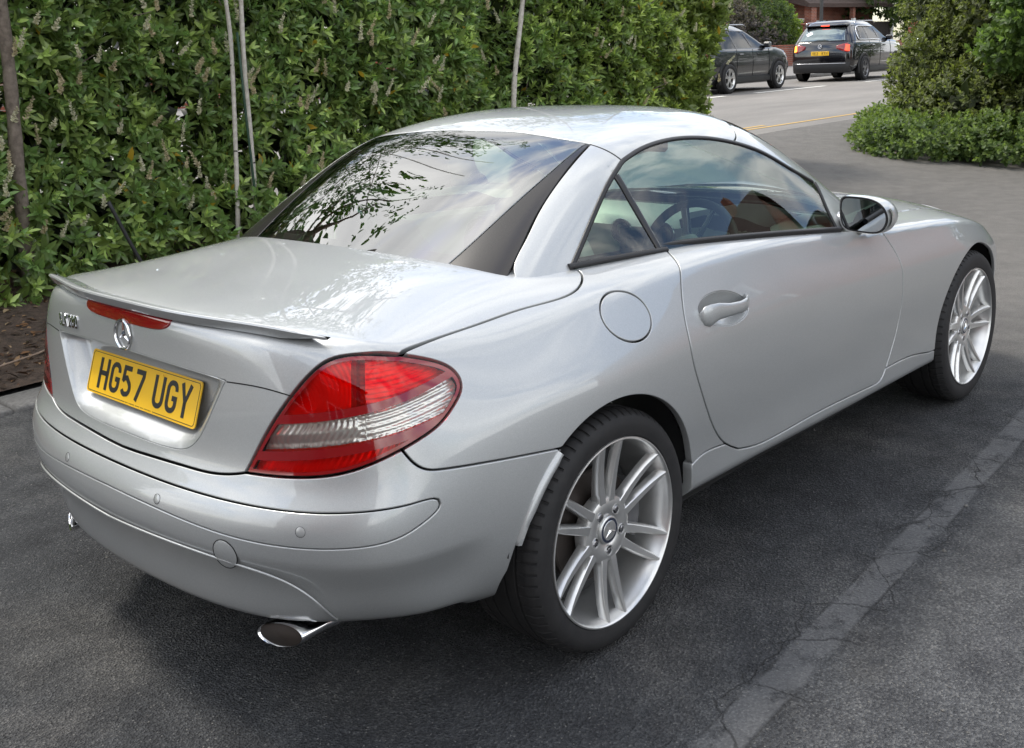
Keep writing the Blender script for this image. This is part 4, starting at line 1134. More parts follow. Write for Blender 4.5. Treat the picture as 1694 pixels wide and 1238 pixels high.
    for sg in (1, -1):
        strip('crease', 'silver_paint', bumper, dif*np.array([1, sg, 1]), .006, .0022, BS)
    for y in (-.222, .222, -.638, .638):
        c = bl([(-.87 if abs(y) < .5 else -.776, y, .541)])[0]; n = BS.norm_at(np.array([c]), np.array([BS.bvh.find_nearest(Vector(c))[2]]))[0]
        m = MB(); q = Vector(n).to_track_quat('Z', 'Y').to_matrix()
        m.lathe([(.0001, .0009), (.0100, .0009), (.0108, .0005)], 24, 'z'); m.v[-1] = m.v[-1] @ np.array(q).T+c
        m.lathe([(.0110, -.001), (.0111, .0009), (.0117, .0009), (.0119, -.001)], 24, 'z', mi=1); m.v[-1] = m.v[-1] @ np.array(q).T+c
        m.build('parking_sensor', ['silver_paint', 'black_gap'], bumper)
    c = bl([(-.84, -.443, .460)])[0]; n = BS.norm_at(np.array([c]), np.array([BS.bvh.find_nearest(Vector(c))[2]]))[0]; q = Vector(n).to_track_quat('Z', 'Y').to_matrix()
    m = MB(); m.lathe([(.0001, .0014), (.031, .0014), (.0335, .0)], 40, 'z'); m.v[-1] = m.v[-1] @ np.array(q).T+c
    m.lathe([(.0335, -.001), (.0337, .0006), (.0352, .0006), (.0355, -.001)], 40, 'z', mi=1); m.v[-1] = m.v[-1] @ np.array(q).T+c
    m.build('towing_cover', ['silver_paint', 'black_gap'], bumper)
    # ---- tail lamps: patterned reflector under a tinted lens
    tl = chain(S['tail_in'], S['tail_q'], S['tail_b'])
    tb = py.f(tl)
    tu = pz.f(tl)
    cx, cz = tu[:, 0].mean(), tu[:, 1].mean()
    # bands follow tilted curves: zband(u)
    uL, uR = tu[:, 0].min(), tu[:, 0].max()
    def zc_(u, a, b, c_): t = (u-uR)/(uL-uR); return a+(b-a)*t+c_*t*(1-t)*4     # t: 0 inner .. 1 outer
    uu = np.linspace(min(uL, uR)-.02, max(uL, uR)+.02, 160)
    ZL, Z1, Z2, Z3 = (.664, .747, -.010), (.684, .767, -.010), (.744, .826, -.012), (.764, .842, -.012)
    zcv = lambda u, Z: zc_(u, *Z)
    rim_in = inset(tu if area2(tu) > 0 else tu[::-1], .012); rim_in = np.concatenate([rim_in, rim_in[:1]])
    blines = [np.stack([uu, zcv(uu, Z)], 1) for Z in (ZL, Z1, Z2, Z3)]
    def lmat(P, U):
        u, z = U[:, 0], U[:, 1]; mi = np.zeros(len(U), int); rim = ~in_poly(U, rim_in[:-1])
        zlo, z1, z2, z3 = (zcv(u, Z) for Z in (ZL, Z1, Z2, Z3))
        mi[(z > z1) & (z < z2)] = 1          # clear band
        mi[((z >= z2) & (z < z3)) | ((z < z1) & (z > zlo))] = 2
        mi[rim] = 2
        return mi
    panel('tail_lamp', BS, pz, tl, ['lens_red', 'lens_clear', 'lens_red_solid'], car, gap=.006, sp=.009, depth=.02, off=.001, mirror=True, matf=lmat, lines=blines+[rim_in])
    lamps = [o for o in bpy.data.objects if o.name.startswith('tail_lamp')]
    uA = uR+.52*(uL-uR); uB = uR+.58*(uL-uR)
    vlines = [np.stack([np.full(30, q), np.linspace(.60, .95, 30)], 1) for q in (uA, uB)]
    for li, side in ((lamps[0], 0), (lamps[1], 1)):
        def rdisp(P, U):
            u, z = U[:, 0], U[:, 1]; t = (u-uR)/(uL-uR); z1 = zcv(u, Z1); z2 = zcv(u, Z2)
            d = -.020-.010*np.clip(dist_poly(U, tu)/.05, 0, 1)
            tri = lambda q: np.abs((q % 1)*2-1)
            low = .0030*tri((u*1.0+z*.55)*72)                                   # slanted ribs
            mid = np.where(t < .55, .0030*tri(u*78+.9*np.sin(z*60))+.005*tri((z-z1)*24+.25), .0042*tri((z-z1)*80))
            rr = np.hypot((u-(uR+.28*(uL-uR)))*1.0, z-(z2+.050))
            top = np.where(t < .55, .013*np.clip(rr/.06, 0, 1)**2+.0013*tri(rr*110), .0040*tri((z-z2-.12*(u-uR))*95))
            return d+np.where(z < z1, low, np.where(z < z2, mid, top))
        def rmat(P, U):
            u, z = U[:, 0], U[:, 1]; t = (u-uR)/(uL-uR); z1 = zcv(u, Z1); z2 = zcv(u, Z2)
            mi = np.zeros(len(U), int); mi[(z > z1) & (z < z2)] = 1; mi[(z >= z2) & (t > .52) & (t < .58)] = 2
            return mi
        o2 = panel('reflector', BS, pz, tl, ['lamp_red_reflector', 'lamp_silver_reflector', 'lamp_dark'], li, gap=.010, r=.001, sp=.0038, depth=.002, disp=rdisp, matf=rmat, mirror=True, lines=blines[1:3]+vlines)
        bpy.data.objects.remove(o2[1-side])
    # ---- high brake light, spoiler
    bhalf = [(-.77, 0, .899), (-.768, -.10, .8995), (-.760, -.185, .906), (-.752, -.199, .918), (-.748, -.192, .934), (-.752, -.10, .938), (-.753, 0, .939)]
    bk = spline(BS.cast(*py.ray(py.f(bhalf)))[0], .006); panel('brake_lamp', BS, py, chain(bk, rev(mir(bk))), 'lens_red_solid', panel_boot, gap=0, off=.0028, r=.003, depth=.006, sp=.01)
    m = MB(); R = []
    sp_pts = ncs([-.66, -.645, -.50, -.25, 0, .25, .50, .645, .66], np.array([(-.622, .922), (-.640, .926), (-.716, .943), (-.774, .952), (-.788, .955), (-.774, .952), (-.716, .943), (-.640, .926), (-.622, .922)]), np.linspace(-.626, .626, 90))
    for y, (x, z) in zip(np.linspace(-.626, .626, 90), sp_pts):
        e = min(1, max(.0, (.6265-abs(y))/.10))**.7; w = .060*(.08+.92*e); z = z+.005; t = .0150*(.10+.90*e)
        zf = ontop([(min(x+w, -.02), y)])[0][2]-.001
        zs = ontop([(max(x, -.745)+.02, y)])[0][2]+.002; zf = zf*e+(z+t*.3)*(1-e)
        sec = [(x-.001, z+t*.25), (x+.001, z+t*.52), (x+.006, z+t*.62), (x+w*.45, (z+t*.6)*.55+(zf+.004)*.45), (x+w, zf+.001), (x+w, zf-.006), (x+w*.5, z-t*1.1), (x+.016, z-t*1.25), (x+.010, z-t*1.18), (x+.004, z-t*.5)]
        R.append([(a, y, b) for a, b in sec])
    m.loft(R); m.build('spoiler', 'silver_paint', panel_boot, angle=40)
    # ---- emblem: three-pointed star in a ring
    c0 = BS.cast(*py.ray(py.f([(-.78, 0, .878)])))[0][0]; c0[1] = 0
    n0 = BS.norm_at(np.array([c0]), np.array([BS.bvh.find_nearest(Vector(c0))[2]]))[0]; n0[1] = 0; n0 /= np.linalg.norm(n0)
    ax = np.array([0, -1, 0]); ay = np.cross(n0, ax); 
    if ay[2] < 0: ay = -ay
    m = MB(); ring = []
    m.tube([c0+n0*.004+(ax*math.cos(a)+ay*math.sin(a))*.0355 for a in np.linspace(0, 2*math.pi, 49)], .0032, 8, cap=False)
    for k in range(3):
        a = math.pi/2+k*2*math.pi/3; d1 = ax*math.cos(a)+ay*math.sin(a); s1 = ax*math.cos(a+math.pi/3)+ay*math.sin(a+math.pi/3); s2 = ax*math.cos(a-math.pi/3)+ay*math.sin(a-math.pi/3)
        V = [c0+n0*.006, c0+d1*.036+n0*.002, c0+s1*.0068+n0*.001, c0+s2*.0068+n0*.001]
        m.add(V, [[0, 2, 1], [0, 1, 3]])
    m.build('star_emblem', 'chrome', panel_boot, smooth=False, angle=30)
    # ---- model letters in chrome, left side of the lid
    letters('280', 'SLK', BS, py, panel_boot)
    # ---- number plate
    number_plate(car, np.array([-.7555, 0, .7415]), RAD(19.2))
    # ---- glasshouse
    gx = PX(.6, .6); gp = PY(.5, .6, .6)
    gb = chain(spline([(-.165, 0, .962), (-.150, -.20, .960), (-.148, -.33, .955), (-.150, -.416, .949)]))
    gblk = K['blk_in']; gtop = spline([(.447, 0, 1.267)]+[tuple(p) for p in K['g_top'][1:]])
    gtopc = gtop
    blk = spline([(-.150, -.416, .949)]+[(p[0], p[1], p[2]) for p in gblk[:-1]]+[tuple(K['g_top'][-1]+np.array([-.012, .012, 0]))])
    gh = chain(gb, blk, rev(gtop[gtop[:, 1] > K['g_top'][-1][1]+.004]))
    panel('rear_window', GSf, gp, chain(gh, rev(mir(gh))), 'rear_screen_glass', car, gap=.003, depth=.008, sp=.03)
    bp = K['bpil'].copy(); bpo = spline([(-.055, -.598, .935)]+[tuple(p) for p in bp])
    bk2 = chain(spline([(-.150, -.416, .949), (-.105, -.53, .938), (-.055, -.598, .935)]), bpo, rev(blk))
    panel('rear_pillar_trim', GSf, gp, bk2, 'black_trim_panel', car, gap=.003, mirror=True)
    wr = spline([(.085, -.668, .93)]+[tuple(p) for p in K['win_rear']])
    pil = chain(rev(bpo), spline([(-.055, -.598, .935), (0, -.64, .925), (.085, -.668, .93)]), wr, rev(S['rjoint']))
    panel('rear_pillar', GSf, gx, pil, 'silver_paint', car, gap=.003, mirror=True)
    hd = spline([tuple(K['header'][0]), tuple(K['header'][1]), (1.155, -.48, 1.243), (1.24, -.33, 1.265), (1.30, -.15, 1.270), (1.315, 0, 1.270)])
    hr2 = chain(gtop, S['rjoint'], S['win_top'], hd); panel('roof', GSf, gp, chain(hr2, rev(mir(hr2))), 'silver_paint', car, gap=.004, sp=.025)
    # windscreen frame and glass
    wf = S['win_front']; sf = spline([tuple(K['sail_f'][0]), (1.56, -.66, .955), (1.64, -.69, .885), (1.68, -.715, .84)])
    inn = spline([(1.155, -.495, 1.238), (1.30, -.535, 1.175), (1.44, -.57, 1.105), (1.58, -.605, 1.02), (1.70, -.625, .945), (1.80, -.64, .87)])
    ap = chain(hd[hd[:, 1] < -.49], inn, spline([(1.80, -.64, .87), (1.68, -.715, .84)]), rev(sf), rev(wf))
    panel('windscreen_pillar', GSf, gx, ap, 'silver_paint', car, gap=.003, mirror=True)
    wg = chain(rev(inn), rev(hd[hd[:, 1] < -.0][hd[hd[:, 1] < -.0][:, 1] > -.49]), [(1.315, 0, 1.27)]); wbot = spline([(2.04, 0, .90), (2.0, -.3, .885), (1.91, -.5, .875), (1.80, -.64, .87)]); wgh = chain(wbot, wg)
    panel('windscreen', GSf, gp, chain(wgh, rev(mir(wgh))), 'tinted_glass', car, gap=.004, depth=.006, sp=.04)
    # sail panel that carries the mirror
    sl = chain(S['sail'], spline([tuple(K['sail'][-1]), (1.50, -.765, .835), (1.62, -.74, .83), (1.68, -.715, .84)]), rev(sf))
    sail_n = panel('mirror_sail', GSf, gx, sl, 'silver_paint', car, gap=.003, mirror=True)
    # side glass
    dv = spline([(.4, -.565, 1.178)]+[tuple(p) for p in K['divider']]+[(.434, -.712, .93)])
    wt = chain(S['win_rear'], S['win_top'], S['win_front'])
    dtop = K['divider'][0]
    iq = np.argmin(np.linalg.norm(wt-dtop, axis=1))
    qg = chain(wt[:iq+1], dv, spline([(.434, -.712, .93), (.25, -.69, .935), (.10, -.67, .935)]))
    panel('quarter_window', GSf, gx, qg, 'tinted_glass', car, gap=.004, depth=.006, sp=.03, mirror=True)
    mg = chain(rev(dv), wt[iq:], S['sail'], spline([(1.435, -.765, .83), (1.2, -.77, .85), (.8, -.745, .90), (.434, -.712, .93)]))
    panel('side_window', GSf, gx, mg, 'tinted_glass', car, gap=.004, depth=.006, sp=.03, mirror=True)
    # seals
    strip('window_seal', 'black_rubber', car, wt[::3], .014, .005, GSf, mirror=True, step=.02)
    strip('window_divider', 'gloss_black', car, [tuple(p) for p in dv[3::5]]+[tuple(dv[-1])], .022, .005, GSf, mirror=True)
    strip('window_seal', 'black_rubber', car, K['sail'], .014, .005, GSf, mirror=True)
    strip('belt_seal', 'black_rubber', car, [tuple(p) for p in K['belt'][:-1]], .017, .011, BS, mirror=True, off=-.004, lift=.003)
    strip('belt_seal', 'black_rubber', car, [(.10, -.655, .955), (.28, -.685, .951), (.46, -.709, .946)], .016, .008, GSf, mirror=True)
    strip('roof_joint', 'black_gap', car, [tuple(p) for p in K['rjoint']], .004, .0006, GSf, mirror=True)
    # ---- dark structure behind the gaps
    co, q, vn = BS.co, BS.q, BS.vn; V = co-vn*.032; cen = V[q].mean(1)
    ax_ = (np.hypot(cen[:, 0], cen[:, 2]-.315) < .372) | (np.hypot(cen[:, 0]-2.43, cen[:, 2]-.319) < .372)
    cab = (cen[:, 0] > -.02) & (cen[:, 0] < 1.75) & (np.abs(cen[:, 1]) < .70) & (cen[:, 2] > .75)
    lampz = (cen[:, 0] < -.40) & (np.abs(cen[:, 1]) > .42) & (cen[:, 2] > .62) & (cen[:, 2] < .905)
    pl = (cen[:, 0] < -.70) & (np.abs(cen[:, 1]) < .42) & (cen[:, 2] > .63) & (cen[:, 2] < .86)
    k = ~((ax_ & (np.abs(cen[:, 1]) > .45)) | cab | lampz | pl)
    link('inner_shell', mesh_np('inner_shell', V, q[k], True), 'black_gap', car)
    k2 = lampz & ~(ax_ & (np.abs(cen[:, 1]) > .45)); link('inner_shell', mesh_np('lamp_shell', co-vn*.05, q[k2], True), 'black_gap', car)
    # underbody and wheel liners
    m = MB(); m.box((1.35, 0, .21), (3.0, 1.10, .02)); m.box((-.45, 0, .30), (.5, 1.1, .05)); m.box((1.15, 0, .22), (1.75, 1.5, .04)); m.build('underbody', 'matt_black', car, smooth=False)
    for cx_, cz_, R_ in ((0, .315, .368), (2.43, .319, .366)):
        for sg in (-1, 1):
            m = MB(); A = [math.radians(a) for a in range(2, 176, 6)]
            rings = [[(cx_+r_*math.cos(a), sg*y, cz_+r_*math.sin(a)) for a in A] for r_, y in ((R_, .84), (R_, .60), (R_-.02, .58), (.05, .58))]
            m.loft(rings if sg < 0 else [r_[::-1] for r_ in rings], close=False); m.build('wheel_liner', 'matt_black', car, angle=40)
    # arch lips: rolled flange inside each arch
    # white-edged deflector on the bumper side of the rear arch
    for sg in (1, -1):
        a0 = spline(arc(0, .315, .352, 127, 165, 6), .012); P = a0.copy(); R = []
        for i, p in enumerate(P):
            t = i/(len(P)-1); w = .034*min(1, (t+.04)/.12)**.5*min(1, max(.02, (1-t)/.35))**.6
            rad = np.array([p[0], 0, p[2]-.315]); rad /= np.linalg.norm(rad)
            b = p+rad*.005; q_ = [b+np.array([0, -.004, 0]), b+rad*-.012+np.array([0, -.010, 0]), b-rad*(w*.55)+np.array([0, -.008, 0]), b-rad*w+np.array([0, .003, 0]), b-rad*w+np.array([0, .02, 0]), b+np.array([0, .02, 0])]
            R.append([(v[0], v[1]*sg, v[2]) for v in q_])
        m = MB(); m.loft(R if sg == 1 else [r_[::-1] for r_ in R]); m.build('arch_deflector', 'silver_paint', bumper, angle=80)
    # ---- exhaust tips
    for sg in (-1, 1):
        m = MB(); R = []
        def el(x, y, z, a, b, sk=0): return [(x+sk*math.sin(t)*b*1.0, y+a*math.cos(t), z+b*math.sin(t)) for t in np.linspace(0, 2*math.pi, 32, endpoint=False)]
        y = .505*sg
        prof = [(-.45, .032, .026), (-.60, .045, .030), (-.70, .052, .034), (-.768, .055, .036), (-.772, .0535, .0345), (-.768, .0505, .0315), (-.70, .048, .030), (-.60, .040, .026)]
        for i, (x, a, b) in enumerate(prof): R.append([(p[0]+(-.40*(p[1]-y)*(-sg) if x < -.65 else 0), p[1], p[2]) for p in el(x+.01, y, .240+(.013 if x < -.65 else 0), a*1.0, b*.74, .2 if x < -.65 else .1)])
        m.loft(R[:7], cap=False); o = m.build('exhaust_tip', 'chrome', car, angle=60)
        m = MB(); m.loft(R[5:], cap=True); m.build('soot_lining', 'exhaust_soot', o)
    # ---- door mirrors
    for sg in (-1, 1): door_mirror(car, sg)
    interior(car)
    for (x, sg, rr) in ((0, -1, .3144), (0, 1, .3144), (2.43, -1, .3186), (2.43, 1, .3186)):
        wheel(car, x, sg, rr, .2454 if x == 0 else .225)
    return car

# ================================================================ ground, road, bed
def sstep(a, b, x): t = np.clip((np.asarray(x, float)-a)/(b-a), 0, 1); return t*t*(3-2*t)
def gz(x, y):
    s = np.asarray(y, float)+.25*np.maximum(0, np.asarray(x, float)-4)
    return .30*sstep(2.5, 7.5, s)
def grid_mesh(xs, ys, zf):
    X, Y = np.meshgrid(xs, ys, indexing='ij'); Z = zf(X, Y); V = np.stack([X, Y, Z], -1).reshape(-1, 3); n = len(ys)
    i, j = np.meshgrid(np.arange(len(xs)-1), np.arange(n-1), indexing='ij'); a = (i*n+j).ravel()
    return V, np.stack([a, a+n, a+n+1, a+1], 1)
def mat_tarmac():
    m, nt, b = newmat('tarmac'); tc = N(nt, 'ShaderNodeTexCoord'); P = tc.outputs['Object']
    sep = N(nt, 'ShaderNodeSeparateXYZ'); L(nt, P, sep.inputs[0])
    big = noise(nt, .9, 5, .6, P, .6); mid = noise(nt, 5.5, 5, .65, P); fine = noise(nt, 130, 3, .7, P); micro = noise(nt, 420, 2, .6, P)
    vo = N(nt, 'ShaderNodeTexVoronoi'); vo.inputs['Scale'].default_value = 170; L(nt, P, vo.inputs['Vector'])
    c1 = ramp(nt, [(.30, (.031, .033, .038)), (.50, (.052, .055, .060)), (.70, (.098, .097, .096))], big.outputs[0])
    c2 = ramp(nt, [(.3, (.55, .55, .57)), (.7, (1.35, 1.33, 1.30))], mid.outputs[0])
    col = mixc(nt, 1.0, c1.outputs[0], c2.outputs[0], 'MULTIPLY')
    c3 = ramp(nt, [(.30, (.55, .55, .56)), (.55, (1, 1, 1)), (.78, (1.9, 1.87, 1.8))], fine.outputs[0])
    col = mixc(nt, 1.0, col, c3.outputs[0], 'MULTIPLY')
    vcs = N(nt, 'ShaderNodeSeparateXYZ'); L(nt, vo.outputs['Color'], vcs.inputs[0]); vr = ramp(nt, [(0, (.62, .62, .63)), (.6, (1, 1, 1)), (1, (1.6, 1.57, 1.5))], vcs.outputs[0]); col = mixc(nt, 1.0, col, vr.outputs[0], 'MULTIPLY')
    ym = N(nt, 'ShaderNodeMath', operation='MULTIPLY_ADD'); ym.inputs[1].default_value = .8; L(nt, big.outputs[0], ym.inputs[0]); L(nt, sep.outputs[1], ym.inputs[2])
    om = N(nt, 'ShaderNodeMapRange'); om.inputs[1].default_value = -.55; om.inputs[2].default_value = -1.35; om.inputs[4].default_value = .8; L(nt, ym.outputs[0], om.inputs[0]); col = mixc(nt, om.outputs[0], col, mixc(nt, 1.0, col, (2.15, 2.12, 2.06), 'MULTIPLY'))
    # scattered pale chips
    ch = N(nt, 'ShaderNodeTexVoronoi'); ch.inputs['Scale'].default_value = 260; L(nt, P, ch.inputs['Vector'])
    chs = N(nt, 'ShaderNodeSeparateXYZ'); L(nt, ch.outputs['Color'], chs.inputs[0])
    chm = ramp(nt, [(.982, 0), (.99, 1)], chs.outputs[0]); col = mixc(nt, chm.outputs[0], col, (.16, .157, .15))
    # paler, tan surface towards the road and beyond the nose of the car
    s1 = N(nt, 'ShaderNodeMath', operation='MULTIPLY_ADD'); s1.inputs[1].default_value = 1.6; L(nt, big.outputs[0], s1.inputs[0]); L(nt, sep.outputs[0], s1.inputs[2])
    far_tan = N(nt, 'ShaderNodeMapRange'); far_tan.inputs[1].default_value = 3.4; far_tan.inputs[2].default_value = 5.2; L(nt, s1.outputs[0], far_tan.inputs[0])
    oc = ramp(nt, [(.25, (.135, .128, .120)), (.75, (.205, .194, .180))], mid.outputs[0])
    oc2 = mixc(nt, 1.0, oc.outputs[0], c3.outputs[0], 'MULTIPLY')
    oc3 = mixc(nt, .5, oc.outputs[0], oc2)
    col = mixc(nt, far_tan.outputs[0], col, oc3)
    # sealed joint: a smoother pale band along the drive with cross cracks
    wob = noise(nt, 3, 3, .6, P); y1 = N(nt, 'ShaderNodeMath', operation='MULTIPLY_ADD'); y1.inputs[1].default_value = .02; L(nt, wob.outputs[0], y1.inputs[0]); L(nt, sep.outputs[1], y1.inputs[2])
    y2 = N(nt, 'ShaderNodeMath', operation='ADD'); y2.inputs[1].default_value = JY; bx = N(nt, 'ShaderNodeMath', operation='MULTIPLY_ADD'); bx.inputs[1].default_value = -.055; bx.inputs[2].default_value = 1.0; L(nt, sep.outputs[0], bx.inputs[0]); bx2 = N(nt, 'ShaderNodeMath', operation='MAXIMUM'); bx2.inputs[1].default_value = 0; L(nt, bx.outputs[0], bx2.inputs[0]); bxp = bx2; bx3 = N(nt, 'ShaderNodeMath', operation='ADD'); L(nt, y1.outputs[0], bx3.inputs[0]); L(nt, bxp.outputs[0], bx3.inputs[1]); L(nt, bx3.outputs[0], y2.inputs[0])
    ya = N(nt, 'ShaderNodeMath', operation='ABSOLUTE'); L(nt, y2.outputs[0], ya.inputs[0])
    bm = ramp(nt, [(.040, 1), (.056, 0)], ya.outputs[0])
    frag = noise(nt, 9, 5, .7, P); fm = ramp(nt, [(.38, 0), (.50, 1)], frag.outputs[0]); bm2 = N(nt, 'ShaderNodeMath', operation='MULTIPLY'); L(nt, bm.outputs[0], bm2.inputs[0]); L(nt, fm.outputs[0], bm2.inputs[1])
    nob = N(nt, 'ShaderNodeMapRange'); nob.inputs[1].default_value = 4.5; nob.inputs[2].default_value = 3.2; L(nt, sep.outputs[0], nob.inputs[0])
    bm3 = N(nt, 'ShaderNodeMath', operation='MULTIPLY'); L(nt, bm2.outputs[0], bm3.inputs[0]); L(nt, nob.outputs[0], bm3.inputs[1])
    col = mixc(nt, bm3.outputs[0], col, mixc(nt, .5, (.11, .11, .112), col))
    wv = N(nt, 'ShaderNodeMapping'); L(nt, P, wv.inputs[0]); wn = noise(nt, 6, 4, .6, P); wa = N(nt, 'ShaderNodeVectorMath', operation='MULTIPLY_ADD'); wa.inputs[1].default_value = (.12, .12, 0); L(nt, wn.outputs['Color'], wa.inputs[0]); L(nt, wv.outputs[0], wa.inputs[2])
    ck = N(nt, 'ShaderNodeTexVoronoi', feature='DISTANCE_TO_EDGE'); ck.inputs['Scale'].default_value = 3.4; L(nt, wa.outputs[0], ck.inputs['Vector'])
    ckm = ramp(nt, [(.004, .85), (.012, 0)], ck.outputs['Distance'])
    near = ramp(nt, [(.0, 1), (.08, .8), (.14, 0)], ya.outputs[0]); cm = N(nt, 'ShaderNodeMath', operation='MULTIPLY'); L(nt, ckm.outputs[0], cm.inputs[0]); L(nt, near.outputs[0], cm.inputs[1])
    cg = ramp(nt, [(.58, 0), (.68, .5)], noise(nt, .7, 2, .5, P).outputs[0]); cmx = N(nt, 'ShaderNodeMath', operation='MULTIPLY'); L(nt, ckm.outputs[0], cmx.inputs[0]); L(nt, cg.outputs[0], cmx.inputs[1])
    ct = N(nt, 'ShaderNodeMath', operation='MAXIMUM'); L(nt, cm.outputs[0], ct.inputs[0]); L(nt, cmx.outputs[0], ct.inputs[1])
    edge = ramp(nt, [(.044, 0), (.050, 1), (.056, 0)], ya.outputs[0]); eb = ramp(nt, [(.45, 0), (.55, .8)], noise(nt, 5, 3, .6, P).outputs[0]); em = N(nt, 'ShaderNodeMath', operation='MULTIPLY'); L(nt, edge.outputs[0], em.inputs[0]); L(nt, eb.outputs[0], em.inputs[1])
    ct2 = N(nt, 'ShaderNodeMath', operation='MAXIMUM'); L(nt, ct.outputs[0], ct2.inputs[0]); L(nt, em.outputs[0], ct2.inputs[1])
    ct3 = N(nt, 'ShaderNodeMath', operation='MULTIPLY'); L(nt, ct2.outputs[0], ct3.inputs[0]); L(nt, nob.outputs[0], ct3.inputs[1])
    col = mixc(nt, ct3.outputs[0], col, (.022, .022, .023))
    L(nt, col, b.inputs['Base Color'])
    h = N(nt, 'ShaderNodeMath', operation='MULTIPLY_ADD'); h.inputs[1].default_value = .9; L(nt, vo.outputs['Distance'], h.inputs[0]); L(nt, fine.outputs[0], h.inputs[2])
    h2 = N(nt, 'ShaderNodeMath', operation='MULTIPLY_ADD'); h2.inputs[1].default_value = -.8; L(nt, ct3.outputs[0], h2.inputs[0]); L(nt, h.outputs[0], h2.inputs[2])
    damp = N(nt, 'ShaderNodeMath', operation='MULTIPLY_ADD'); damp.inputs[1].default_value = -.7; damp.inputs[2].default_value = 1; L(nt, bm3.outputs[0], damp.inputs[0])
    bn = bump(nt, b, h2.outputs[0], 1.0, .009); L(nt, damp.outputs[0], bn.inputs['Strength'])
    setp(b, rough=.82, spec=.35); return m
JY = .268
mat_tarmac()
def mat_road():
    m, nt, b = newmat('road_asphalt'); tc = N(nt, 'ShaderNodeTexCoord'); P = tc.outputs['Object']
    mp_ = N(nt, 'ShaderNodeMapping'); mp_.inputs['Scale'].default_value = (.25, 1, 1); L(nt, P, mp_.inputs[0])
    a = noise(nt, 1.2, 5, .6, mp_.outputs[0]); f = noise(nt, 60, 3, .7, P)
    c = ramp(nt, [(.3, (.145, .135, .124)), (.7, (.22, .205, .187))], a.outputs[0]); c2 = ramp(nt, [(.3, (.75, .75, .75)), (.7, (1.25, 1.25, 1.25))], f.outputs[0])
    L(nt, mixc(nt, 1, c.outputs[0], c2.outputs[0], 'MULTIPLY'), b.inputs['Base Color']); bump(nt, b, f.outputs[0], .4, .004); setp(b, rough=.85); return m
mat_road()
def noisy(name, c0, c1, sc_, rough=.8, bs=.3, bd=.01, det=5, **k):
    m, nt, b = newmat(name); tc = N(nt, 'ShaderNodeTexCoord'); n_ = noise(nt, sc_, det, .62, tc.outputs['Object'])
    r = ramp(nt, [(.3, c0), (.7, c1)], n_.outputs[0]); L(nt, r.outputs[0], b.inputs['Base Color']); bump(nt, b, n_.outputs[0], bs, bd); setp(b, rough=rough, **k); return m
noisy('soil', (.028, .018, .012), (.10, .066, .045), 26, .95, .9, .03)
noisy('granite', (.085, .080, .076), (.17, .165, .155), 60, .8, .3, .003)
noisy('kerb_stone', (.16, .155, .145), (.28, .27, .255), 30, .85, .3, .004)
noisy('paving', (.15, .145, .14), (.24, .23, .22), 12, .85, .2, .004)
def worn(name, col, road):
    m, nt, b = newmat(name); tc = N(nt, 'ShaderNodeTexCoord'); n_ = noise(nt, 14, 6, .75, tc.outputs['Object'])
    r = ramp(nt, [(.28, road), (.42, col)], n_.outputs[0]); L(nt, r.outputs[0], b.inputs['Base Color']); setp(b, rough=.75); return m
worn('white_line', (.68, .67, .62), (.24, .23, .21)); worn('yellow_line', (.50, .31, .07), (.24, .20, .13))
RY0, RY1, RZL = 5.35, 14.2, .30
def rz_(y): return .30+.12*sstep(5.6, 11, y)
